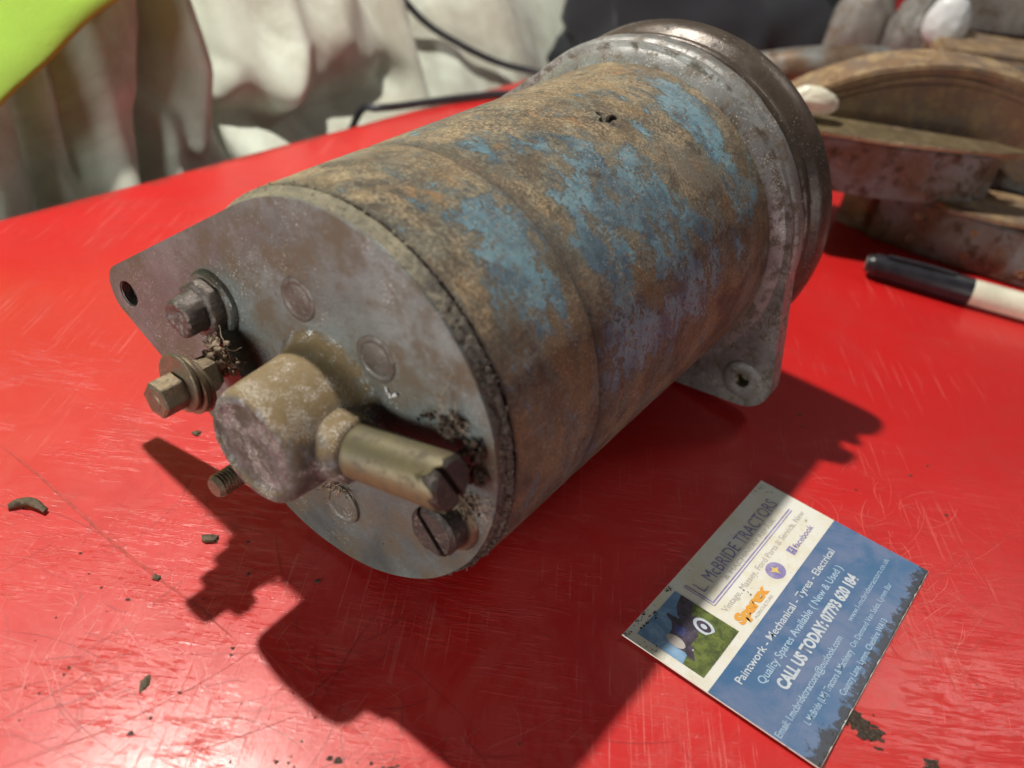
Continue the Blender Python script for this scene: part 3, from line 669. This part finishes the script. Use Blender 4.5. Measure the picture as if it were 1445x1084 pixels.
M['inkorange'] = ink('orange_ink', (.80, .34, .04), (.75, .40, .08), .4, .3, .3)
M['inkyellow'] = ink('yellow_ink', (.75, .55, .15), (.7, .5, .2), .4, .3, .3)
M['picsky'] = ink('printed_sky', (.28, .45, .65), (.12, .24, .42), .35, .15, .5)
M['picgrass'] = ink('printed_grass', (.16, .20, .05), (.06, .08, .03), .35, .4, .5)
M['picdark'] = ink('printed_tractor', (.05, .04, .05), (.10, .08, .13), .35, .5, .3)
M['picblue'] = ink('printed_blue_bonnet', (.06, .08, .28), (.10, .10, .2), .35, .5, .3)
card_stock()
def card_poly(name, pts, mat, off, parent=None, sub=1):
    bm = bmesh.new(); bm.faces.new([bm.verts.new((p[0], -p[1], 0)) for p in pts])
    if sub > 1: bmesh.ops.subdivide_edges(bm, edges=bm.edges[:], cuts=sub, use_grid_fill=True)
    bmesh.ops.triangulate(bm, faces=bm.faces[:]); warp(bm, .38+off)
    return bm_obj(name, bm, mat, parent or cardE)
def ell(cx, cy, rx, ry, n=32, rot=0):
    out = []
    for k in range(n):
        a, b = rx*math.cos(2*PI*k/n), ry*math.sin(2*PI*k/n); out.append((cx+a*math.cos(rot)-b*math.sin(rot), cy+a*math.sin(rot)+b*math.cos(rot)))
    return out
def card_text(txt, x, y, h, width, mat, off=.07, bold=0.0, shear=0.0, space=1.0, parent=None, name='lettering'):
    cu = bpy.data.curves.new('t', 'FONT'); cu.body = txt; cu.size = 1; cu.offset = bold; cu.shear = shear; cu.space_character = space; cu.resolution_u = 3
    to = bpy.data.objects.new('t', cu); C.objects.link(to); bpy.context.view_layer.update()
    me = bpy.data.meshes.new_from_object(to.evaluated_get(bpy.context.evaluated_depsgraph_get()))
    bpy.data.objects.remove(to); bm = bmesh.new(); bm.from_mesh(me); bpy.data.meshes.remove(me)
    xs = [v.co.x for v in bm.verts]; ys = [v.co.y for v in bm.verts]; x0, x1 = min(xs), max(xs); cap = .70
    for v in bm.verts: v.co = Vector((x+(v.co.x-x0)*width/(x1-x0), -y+v.co.y*h/cap, 0))
    warp(bm, .38+off); return bm_obj(name, bm, mat, parent or cardE)
# blue half, its lower edge worn ragged
R_ = random.Random(9)
low = [(85-.0-85*k/60, 54.9-R_.random()**3*1.3) for k in range(1, 60)]
def blue():
    bm = bmesh.new(); nx, ny = 60, 26; vs = []
    for i in range(nx+1):
        yb = 54.95 if i in (0, nx) else 54.95-R_.random()**4*.3
        vs.append([bm.verts.new((85*i/nx*1.0, -(25.2+(yb-25.2)*j/ny), 0)) for j in range(ny+1)])
    for i in range(nx):
        for j in range(ny): bm.faces.new((vs[i][j], vs[i+1][j], vs[i+1][j+1], vs[i][j+1]))
    warp(bm, .38+.03); return bm_obj('blue_panel', bm, M['cardblue'], cardE)
blue()
card_text('Paintwork - Mechanical - Tyres - Electrical', 8.4, 30.6, 2.2, 63.5, M['inkwhite'], bold=.012)
card_text('Quality Spares Available ( New & Used )', 12.5, 34.9, 2.2, 54.5, M['inkpale'], bold=.008)
card_text('CALL US TODAY: 07793 620 184', 15, 40.0, 3.1, 51.5, M['inkwhite'], bold=.045)
card_text('Email: l.mcbridetractors@outlook.com', .8, 44.7, 1.9, 41, M['inkpale'], bold=.006)
card_text('www.l-mcbridetractors.co.uk', 49.1, 44.4, 1.6, 31.5, M['inkpale'])
card_text('L McBride (LM) Tractors & Machinery', 9.6, 48.6, 1.8, 30, M['inkpale'], bold=.006)
card_text('On Demand Van Sales, Lymm Bar', 40.9, 48.4, 1.6, 30.5, M['inkpale'])
card_text('Country Lane, Lymm, Cheshire WA13 ', 24.2, 52.0, 1.7, 32.6, M['inkpale'], bold=.006)
card_text('L. McBRIDE TRACTORS', 29.2, 9.0, 4.0, 49.2, M['inkpurple'], bold=-.004, space=1.02)
card_text('& MACHINERY REPAIR', 38, 11.6, 1.4, 33, M['inkgrey'])
# header frame: double rule under the name, short upright at its left
for (x0, y0, x1, y1) in ((27.4, 12.3, 79, 12.75), (26.8, 13.2, 79, 13.5), (27.4, 3.6, 27.8, 12.3), (26.6, 3.6, 26.9, 13.2)):
    n = 14 if x1-x0 > 5 else 1
    card_poly('header_rule', [(x0+(x1-x0)*k/n, y0) for k in range(n+1)]+[(x1-(x1-x0)*k/n, y1) for k in range(n+1)], M['inkpurple'], .06)
card_text('Vintage, Massey, Ford Parts & Service, New', 27, 17.0, 1.9, 54, M['inkgrey'])
card_text('Sparex', 26.2, 22.2, 3.0, 17.2, M['inkorange'], bold=.07, shear=.1)
card_text('AGRICULTURE', 31, 24.1, .9, 11, M['inkgrey'])
ovl = card_poly('oval_emblem', ell(51.6, 20.4, 3.4, 2.9), M['inkpurple'], .06)
card_poly('emblem_star', [(49.9, 19.4), (51.2, 19.6), (51.8, 18.6), (52.2, 19.8), (53.4, 20.4), (52.0, 20.9), (51.6, 22.0), (51.0, 20.8)], M['inkyellow'], .09, ovl)
fbk = card_poly('square_logo', [(61.4, 19.2), (64.0, 19.2), (64.0, 22.0), (61.4, 22.0)], M['inkpurple'], .06)
card_text('f', 62.3, 21.7, 1.9, 1.0, M['inkwhite'], .09, .02, parent=fbk)
card_text('facebook', 64.6, 21.6, 1.9, 12.6, M['inkpurple'], bold=.01)
# printed photograph of a tractor on grass
pic = card_poly('printed_photo', [(3.2, 2.6), (23.6, 2.6), (23.6, 22.4), (3.2, 22.4)], M['picsky'], .04, None, 5)
card_poly('printed_grass', [(3.2, 16.4), (8, 15.6), (13, 14.0), (17, 10.5), (20, 9.0), (23.6, 8.2), (23.6, 22.4), (3.2, 22.4)], M['picgrass'], .06, pic)
card_poly('printed_tree', [(15, 11), (16.5, 7.5), (19, 5.6), (23.6, 4.6), (23.6, 8.6), (20, 9.6), (17.5, 12)], M['picdark'], .065, pic)
card_poly('printed_tractor', [(6.6, 11.2), (8.6, 9.0), (11.5, 8.6), (13.6, 7.2), (14.6, 5.0), (15.4, 5.0), (15.6, 8.2), (18.8, 9.4), (20.2, 12.5), (19.2, 16.4), (14.6, 17.4), (9.6, 17.2), (7.0, 15.0)], M['picdark'], .07, pic)
card_poly('printed_bonnet', [(10.4, 9.4), (13.4, 8.8), (14.2, 11.4), (11.4, 12.4)], M['picblue'], .08, pic)
card_poly('printed_wheel_guard', ell(8.4, 11.4, 1.7, 2.9, 20, .1), M['inkgrey'], .08, pic)
card_poly('printed_wheel', ell(18.2, 14.6, 2.3, 3.3, 28, .2), M['inkwhite'], .08, pic)
card_poly('printed_wheel_hub', ell(18.2, 14.6, 1.5, 2.3, 28, .2), M['picdark'], .085, pic)
card_poly('printed_wheel_hub', ell(18.2, 14.6, .7, 1.0, 20, .2), M['inkwhite'], .09, pic)
card_poly('printed_wheel', ell(8.2, 16.9, 2.0, 2.7, 24, .3), M['picdark'], .08, pic)
card_poly('printed_wheel', ell(8.8, 17.8, 1.5, 1.9, 24, .3), M['inkgrey'], .085, pic)
bm = bmesh.new(); R2 = random.Random(4)
def smear(cx, cy, n, rx, ry, s0, s1, bm=bm):
    for _ in range(n):
        x, y = R2.gauss(cx, rx), R2.gauss(cy, ry); x = min(max(x, .3), 84.7); y = min(max(y, .3), 54.7)
        r = R2.uniform(s0, s1); k = R2.randint(5, 7); a0 = R2.random()*6
        bm.faces.new([bm.verts.new((x+r*R2.uniform(.5, 1.4)*math.cos(a0+2*PI*i/k), -(y+r*R2.uniform(.4, 1.1)*math.sin(a0+2*PI*i/k)), 0)) for i in range(k)])
for k in range(60): smear(85*k/60, 54.75, 5, 1.4, .12, .05, .28)
smear(6, 54, 30, 5, .7, .06, .35); smear(10, 2.4, 26, 2.6, .8, .08, .45); smear(23, 1.0, 12, 1, .3, .1, .4); smear(7, .8, 26, 4, .4, .1, .4); smear(81, 1.5, 10, 1, .6, .1, .35); smear(38, 18.3, 10, .9, .9, .05, .28); smear(2, 8, 10, .8, 3, .08, .3)
warp(bm, .38+.1); o = bm_obj('dirt_smear', bm, M['grime'], cardE); o['kind'] = 'stuff'

# ------------------------------------------------------------------ debris on the table
def rock(bm, p, r, seed, sq=(1, 1, .5)):
    g = bmesh.ops.create_icosphere(bm, subdivisions=2, radius=1)
    for v in g['verts']:
        k = 1+.7*mnoise.noise(v.co*1.3+Vector((seed, seed*2, 0)))+.55*mnoise.noise(v.co*3.5+Vector((seed, 0, 0)))
        v.co = Vector(p)+Vector((v.co.x*r*sq[0]*k, v.co.y*r*sq[1]*k, max(v.co.z*sq[2]*k+sq[2]*.7, 0)*r))
M['swarf'] = simple('dark_green_brown_chip', (.10, .075, .045), .7, .2, .4, .8, .5)
bm = tube_bm(smooth_path([(-130.0, 166.8, .9), (-127.5, 168.8, 1.5), (-124, 169.0, 1.6), (-120.2, 167.4, .9)], 5), 1.0, 8, taper=lambda t: .8+.3*math.sin(PI*t)); jitter(bm, .35, .6, 3)
setp(bm_obj('swarf_curl', bm, M['swarf'], None, 50), 'curled dark scrap lying alone near the left edge of the red table', 'scrap')
for (x, y, r, sq, lab) in ((-74.7, 166.6, 1.6, (1.3, .8, .55), 'oval brown grit lump lying beside the shadow under the threaded stud'),
                           (-83.2, 151.0, 1.1, (1, .8, .5), 'small brown chip by the long brown score line on the table'),
                           (-73.5, 120.5, 1.3, (.8, 1.5, .3), 'ragged dark flake with a thin stalk on the scratched near part of the table'),
                           (-94, 208, 1.2, (1.2, .8, .4), 'small dark speck on the table below the terminal washers')):
    bm = bmesh.new(); rock(bm, (x, y, 0), r, x, sq); setp(bm_obj('grit_lump', bm, M['swarf'], None, 60), lab, 'grit', 'grit lumps on the table')
bm = bmesh.new(); R3 = random.Random(12)
def grit(cx, cy, rx, ry, n, s0, s1):
    for _ in range(n): rock(bm, (R3.gauss(cx, rx), R3.gauss(cy, ry), 0), R3.uniform(s0, s1)*R3.random()**.7, R3.random()*50, (R3.uniform(.6, 1.6), R3.uniform(.6, 1.4), .35))
grit(-80, 130, 32, 28, 60, .2, .6); grit(-25, 108, 8, 5, 20, .2, .7); grit(122, 250, 12, 20, 8, .3, .8); grit(100, 262, 8, 12, 3, .4, .9); grit(120, 160, 14, 20, 12, .2, .5); grit(10, 118, 10, 6, 5, .3, 1.0)
setp(bm_obj('fine_grit', bm, M['grime'], None, 60), 'fine dark grit scattered over the red table', 'grit', None, 'stuff')
def smudge(name, cx, cy, n, rx, ry, rot, s0, s1, lab, seed):
    R = random.Random(seed); bm = bmesh.new()
    for _ in range(n):
        a, b = R.gauss(0, rx), R.gauss(0, ry); x = cx+a*math.cos(rot)-b*math.sin(rot); y = cy+a*math.sin(rot)+b*math.cos(rot)
        rock(bm, (x, y, 0), R.uniform(s0, s1), R.random()*90, (R.uniform(.5, 1.8), R.uniform(.5, 1.5), .16))
    return setp(bm_obj(name, bm, M['grime'], None, 60), lab, 'soot')
smudge('soot_smudge', 96.5, 138.8, 110, 3.4, 1.2, -.75, .25, 1.0, 'black soot smudge beside the lower right edge of the business card', 3)
smudge('soot_smudge', -13.0, 107.0, 34, 1.3, 1.4, 0, .2, .9, 'black soot smudge at the near edge in front of the dynamo shadow', 4)
smudge('soot_smudge', 112, 129, 14, 1.0, .8, 0, .2, .9, 'small black soot spot at the lower right of the photo beyond the card', 5)

# ------------------------------------------------------------------ marker pen
def marker():
    p0, p1 = Vector((155.0, 386.5, 6.4)), Vector((262, 352, 6.4)); d = (p1-p0).normalized(); x, y, z = d, Vector((0, 0, 1)).cross(d), Vector((0, 0, 1))
    e = empty('marker_pen', Matrix(((x.x, y.x, 0, p0.x*MM), (x.y, y.y, 0, p0.y*MM), (0, 0, 1, 0), (0, 0, 0, 1))), 'marker pen with black cap and dirty white barrel on the table', 'marker')
    c = (0, 0, 6.4)
    bm = lathe_bm([(0, .02), (0, 3.4), (.8, 4.3), (3, 4.7), (3.4, 5.3), (46, 6.3), (46.6, 6.0)], 40, c, (1, 0, 0)); cap = bm_obj('cap', bm, M['blackcap'], e, 40)
    bm = lathe_bm([(-.3, .02), (-.3, 3.0), (2.4, 4.5)], 32, c, (1, 0, 0)); bm_obj('cap_end', bm, M['greyjunk'], cap, 40)
    bm = tube_bm([(8, -1, 12.6), (24, -1, 13.2), (38, -1, 12.9)], .9, 8); bm_obj('clip', bm, M['blackcap'], cap, 40)
    bm = lathe_bm([(45, 5.6), (46.4, 5.9), (112, 6.1), (113, 5.4), (113, .02)], 40, c, (1, 0, 0)); bm_obj('barrel', bm, M['white'], e, 40)
marker()

# ------------------------------------------------------------------ brake shoes and scrap
def shoe(p0, pm, p1, width, lab, mat, dust, web_off=0, upv=(0, 0, 1), web=22, wt=2.2, ext=(0, 0)):
    """arc plate through three points of its outer face; width is measured across it"""
    a, b, c = Vector(p0), Vector(pm), Vector(p1)
    n = (b-a).cross(c-a).normalized()
    if n.dot(Vector(upv)) < 0: n = -n
    ab, ac = b-a, c-a; cr_ = ab.cross(ac)
    ctr = a+(cr_.cross(ab)*ac.length_squared+ac.cross(cr_)*ab.length_squared)/(2*cr_.length_squared)
    Rr = (a-ctr).length; ex = (b-ctr).normalized(); ey = n.cross(ex)
    an = lambda p: math.atan2((p-ctr).dot(ey), (p-ctr).dot(ex))
    t0, t1 = sorted((an(a), an(c))); t0 -= ext[0]; t1 += ext[1]
    e = empty('brake_shoe', Matrix(((ex.x, ey.x, n.x, ctr.x*MM), (ex.y, ey.y, n.y, ctr.y*MM), (ex.z, ey.z, n.z, ctr.z*MM), (0, 0, 0, 1))), lab, 'brake shoe', 'rusty brake shoes stacked behind the dynamo')
    def arc_slab(name, r0, r1, w0, w1, ta, tb, m, sd):
        bm = bmesh.new(); k = 40; rows = []
        for i in range(k+1):
            t = ta+(tb-ta)*i/k
            rows.append([bm.verts.new((r*math.cos(t), r*math.sin(t), w)) for r, w in ((r0, w0), (r1, w0), (r1, w1), (r0, w1))])
        for q, w in zip(rows, rows[1:]):
            for j in range(4): bm.faces.new((q[j], q[(j+1) % 4], w[(j+1) % 4], w[j]))
        bm.faces.new(rows[0]); bm.faces.new(rows[-1][::-1])
        bmesh.ops.recalc_face_normals(bm, faces=bm.faces)
        bmesh.ops.bevel(bm, geom=[g for g in bm.edges if len(g.link_faces) == 2 and g.link_faces[0].normal.dot(g.link_faces[1].normal) < .3], offset=min(1.0, abs(r1-r0)*.3), segments=2, affect='EDGES', clamp_overlap=True)
        jitter(bm, .45, .07, sd); return bm_obj(name, bm, m, e, 35)
    h = width/2
    arc_slab('lining', Rr-5, Rr, -h+.6, h-.6, t0+.05, t1-.05, mat, 1)
    arc_slab('rim', Rr-8, Rr-5, -h, h, t0, t1, dust, 2)
    for q in range(5):
        tq = t0+(t1-t0)*(q+.5)/5
        for wz in (-h*.45, h*.45):
            bm = lathe_bm([(-.6, 2.3), (.35, 2.2), (.5, 1.7), (.2, 1.3), (.2, .02)], 16, (Rr*math.cos(tq), Rr*math.sin(tq), wz), (math.cos(tq), math.sin(tq), 0)); bm_obj('rivet', bm, dust, e, 40)
    arc_slab('web', Rr-8-web, Rr-8, web_off-wt, web_off+wt, t0, t1, dust, 3)
    return e
shoe((151, 441, 13.5), (196, 413, 13.5), (268, 384, 13.5), 27, 'lowest rusty brake shoe flat on the table behind the marker pen', M['shoe'], M['shoedust'], wt=3)
shoe((98, 417, 41), (160, 411, 41), (216, 421, 41), 27, 'middle brake shoe with squared end stacked across the lowest shoe', M['shoe'], M['shoe'], wt=3)
shoe((112, 452, 58), (160, 450, 83), (262, 452, 61), 24, 'topmost brake shoe arching over the stack, dusted ochre', M['shoedust'], M['shoedust'], web_off=0, upv=(-.1, -1, .42), web=30, wt=11, ext=(.06, .35))
shoe((214, 462, 30), (262, 432, 30), (330, 436, 30), 24, 'blue grey brake shoe half hidden at the right edge of the photo', M['shoe'], M['shoe'])
def slab(name, pts_top, thick, mat, lab=None, cat=None, kind=None, bev=.6, jit=.2):
    bm = bmesh.new(); f = bm.faces.new([bm.verts.new(p) for p in pts_top]); f.normal_update()
    if f.normal.z < 0: f.normal_flip()
    r = bmesh.ops.extrude_face_region(bm, geom=[f]); vs = [g for g in r['geom'] if isinstance(g, bmesh.types.BMVert)]
    bmesh.ops.translate(bm, vec=(0, 0, -thick), verts=vs); bmesh.ops.recalc_face_normals(bm, faces=bm.faces)
    bmesh.ops.bevel(bm, geom=bm.edges[:], offset=bev, segments=2, affect='EDGES', clamp_overlap=True); jitter(bm, jit, .08, 2)
    return setp(bm_obj(name, bm, mat, None, 35), lab, cat, None, kind)
slab('metal_strap', [(96, 428, 58.5), (112, 404, 58.5), (150, 402, 58.5), (205, 409, 58.5), (222, 416, 58.5), (206, 424, 58.5), (150, 426, 58.5)], 2.2, M['strap'], 'thin dull yellow metal strap lying between the middle and top brake shoes', 'strap')
slab('web_plate', [(190, 406, 30.5), (214, 400, 30.5), (260, 396, 30.5), (270, 430, 30.5), (220, 440, 30.5), (180, 430, 30.5)], 2.4, M['shoedust'], 'flat rusty plate lying on the lowest brake shoe at the right', 'plate')
# large rusty pieces further back
def lump(name, c, r, mat, lab, cat, seed=1, amp=.35, fold=0):
    bm = bmesh.new(); bmesh.ops.create_icosphere(bm, subdivisions=5, radius=1)
    for v in bm.verts:
        k = 1+amp*mnoise.noise(v.co*1.1+Vector((seed, 0, 0)))+amp*.35*mnoise.noise(v.co*3.2+Vector((0, seed, 0)))-fold*abs(math.sin(v.co.x*7+2*mnoise.noise(v.co*1.5)))**.5
        v.co = Vector(c)+Vector((v.co.x*r[0]*k, v.co.y*r[1]*k, v.co.z*r[2]*k))
    return setp(bm_obj(name, bm, mat, None, 60), lab, cat)
lump('navy_fabric', (114, 668, 12), (124, 46, 112), M['navy'], 'crumpled navy fabric heap standing behind the dynamo pulley', 'fabric', 3, .28, fold=.16)
lump('scrap_casting', (194, 640, 36), (24, 22, 48), M['greyjunk'], 'brown grey scrap casting between the navy fabric and the white plastic bung', 'scrap', 5, .12)
lump('bent_sheet', (222, 618, 58), (17, 14, 36), M['bracket'], 'pale bent metal sheet standing left of the white plastic bung', 'scrap', 8, .15)
lump('white_bung', (226, 585, 76), (13, 10, 17), M['white2'], 'smooth white plastic bung standing on scrap near the top right corner', 'bung', 2, .12)
lump('cream_stub', (117, 417, 67), (11, 6, 6.5), M['white'], 'small cream plastic stub poking out beside the pulley edge', 'plastic piece', 6, .15)
slab('scrap_block', [(216, 548, 69), (320, 536, 72), (330, 590, 72), (222, 600, 70)], 44, M['shoedust'], 'dark brown square casting behind the topmost brake shoe', 'casting', bev=3, jit=1.2)
slab('grey_plate', [(236, 612, 98), (340, 600, 104), (350, 680, 104), (240, 690, 98)], 34, M['greyjunk'], 'beige grey metal box standing at the top right corner', 'box', bev=4, jit=1.5)
bm = tube_bm(smooth_path([(190, 540, 66), (230, 533, 67), (280, 530, 68), (330, 528, 72)], 10), 1.6, 10); setp(bm_obj('bright_edge_strip', bm, M['bracket'], None, 60), 'thin pale strip added as the bright top edge of the brown casting', 'edge strip')  # added strip standing in for the bright top edge of scrap_block
bm = tube_bm(smooth_path([(90, 560, 34), (118, 556, 40), (150, 552, 48), (190, 560, 50)], 8), 12, 20, taper=lambda t: .8+.25*t); jitter(bm, 1.2, .05, 4); setp(bm_obj('rusty_arm', bm, M['shoe'], None, 50), 'dull brown rusty arm lying directly behind the pulley rim', 'scrap')
bm = tube_bm(smooth_path([(-120, 590, 60), (-92, 594, 32), (-66, 598, 18), (-38, 610, 6), (-8, 614, 2.4), (40, 600, 2.4), (90, 560, 2.4)], 12), 2.3, 12)
setp(bm_obj('hanging_cable', bm, M['cable'], None, 60), 'black cable hanging down in front of the cream cloth onto the table', 'cable')
bm = tube_bm(smooth_path([(-122, 520, -30), (-110, 508, -2), (-100, 503, 2.5), (-88, 512, 2.6), (-52, 545, 2.6), (-20, 566, 2.6), (30, 575, 2.6), (80, 540, 2.6)], 12), 2.2, 12)
setp(bm_obj('table_cable', bm, M['cable'], None, 60), 'black cable lying along the far edge of the red table', 'cable')


# ------------------------------------------------------------------ cloth behind the table
def cloth(name, mat, lab, cat, u0, u1, v1, creases, back=30, lean=.62, v0=-160, cell=2.2, seed=1, wave=7, extra=None):
    """sheet standing behind the far edge; u along the edge (mm), v up (mm)"""
    us = np.arange(u0, u1+cell, cell); vs = np.arange(v0, v1+cell, cell)
    U, V = np.meshgrid(us, vs, indexing='ij'); D = np.zeros(U.shape)
    r = np.random.default_rng(seed)
    for _ in range(16):
        f = r.uniform(.006, .03); a = r.normal(0, .45); D += wave/10*np.sin((U*math.cos(a)+V*math.sin(a)*.8)*f*2*PI*.8+r.uniform(0, 7))*(.012/f)
    for q in range(7):
        f = r.uniform(.018, .045); a = r.normal(.2, .5); ph = r.uniform(0, 7)
        D += .8*(1-np.abs(np.sin((U*math.cos(a)+V*math.sin(a))*f*PI+ph+.8*np.sin(V*.03+q))))**3*(.5+.5*np.sin(V*.05+U*.021*q+q))
    for pts, w, amp in creases:
        P = np.array(pts, float); best = np.full(U.shape, 1e9)
        for a, b in zip(P, P[1:]):
            ab = b-a; t = np.clip(((U-a[0])*ab[0]+(V-a[1])*ab[1])/(ab@ab), 0, 1)
            best = np.minimum(best, np.hypot(U-a[0]-t*ab[0], V-a[1]-t*ab[1]))
        D += 1.0*amp*np.exp(-(best/w)**1.9)
    off = back+lean*np.maximum(V, -20)-D
    if extra is not None: off = off+extra(U, V)
    Pt = np.stack([E0.x+DU.x*U+DN.x*off, E0.y+DU.y*U+DN.y*off, V], -1).reshape(-1, 3)
    o = mesh_obj(name, Pt, grid_faces(len(us), len(vs)), mat, None, True)
    md = o.modifiers.new('thickness', 'SOLIDIFY'); md.thickness = 1.2*MM
    return setp(o, lab, cat)
CR = [([(43, 60), (43, 36), (27, -20)], 7, -15), ([(64, 55), (57, 22), (50, -5)], 5, -11), ([(80, 75), (70, 20), (64, -30)], 12, 12), ([(104, 75), (86, 30)], 12, 8),
      ([(120, 70), (112, 45), (92, 16), (76, -20)], 6, -20), ([(131, 68), (127, 27), (110, 2)], 8, 13), ([(98, 10), (87, -25)], 5, 10),
      ([(145, 80), (141, 29), (132, 11), (137, -30)], 7, -20), ([(148, -2), (190, -10), (260, -4)], 14, -20), ([(191, 73), (190, 32), (176, 7)], 10, 15),
      ([(224, 33), (245, 70)], 15, 10), ([(304, 75), (297, 31), (292, -20)], 9, -20), ([(362, 80), (352, -30)], 24, 12), ([(255, 60), (262, 7)], 10, -9), ([(14, 70), (8, -20)], 10, 10)]
cloth('cream_cloth', M['cream'], 'creased cream canvas cloth with brown stains behind the table edge', 'cloth', -120, 560, 190, CR)
def hivis():
    us = np.arange(-100, 130, 2.0); n = 70; U = np.repeat(us[:, None], n, 1); k = np.linspace(0, 1, n)[None, :]
    low = 46+(us-31)*.52+1.5*np.sin(us*.11)-.0012*(us-60)**2*(us > 60)
    V = low[:, None]*(1-k)+230*k
    D = 9*np.exp(-((V-low[:, None])/14)**2)+4*np.sin((U*.6+V)*.055)+3*np.sin((U*.35-V)*.13+2)
    off = 6+.42*np.maximum(V, -20)-D
    Pt = np.stack([E0.x+DU.x*U+DN.x*off, E0.y+DU.y*U+DN.y*off, V], -1).reshape(-1, 3)
    o = mesh_obj('hi_vis_jacket', Pt, grid_faces(len(us), n), M['hivis'], None, True)
    md = o.modifiers.new('thickness', 'SOLIDIFY'); md.thickness = 1.5*MM
    setp(o, 'fluorescent yellow green high visibility jacket hem at the top left corner', 'jacket')
hivis()
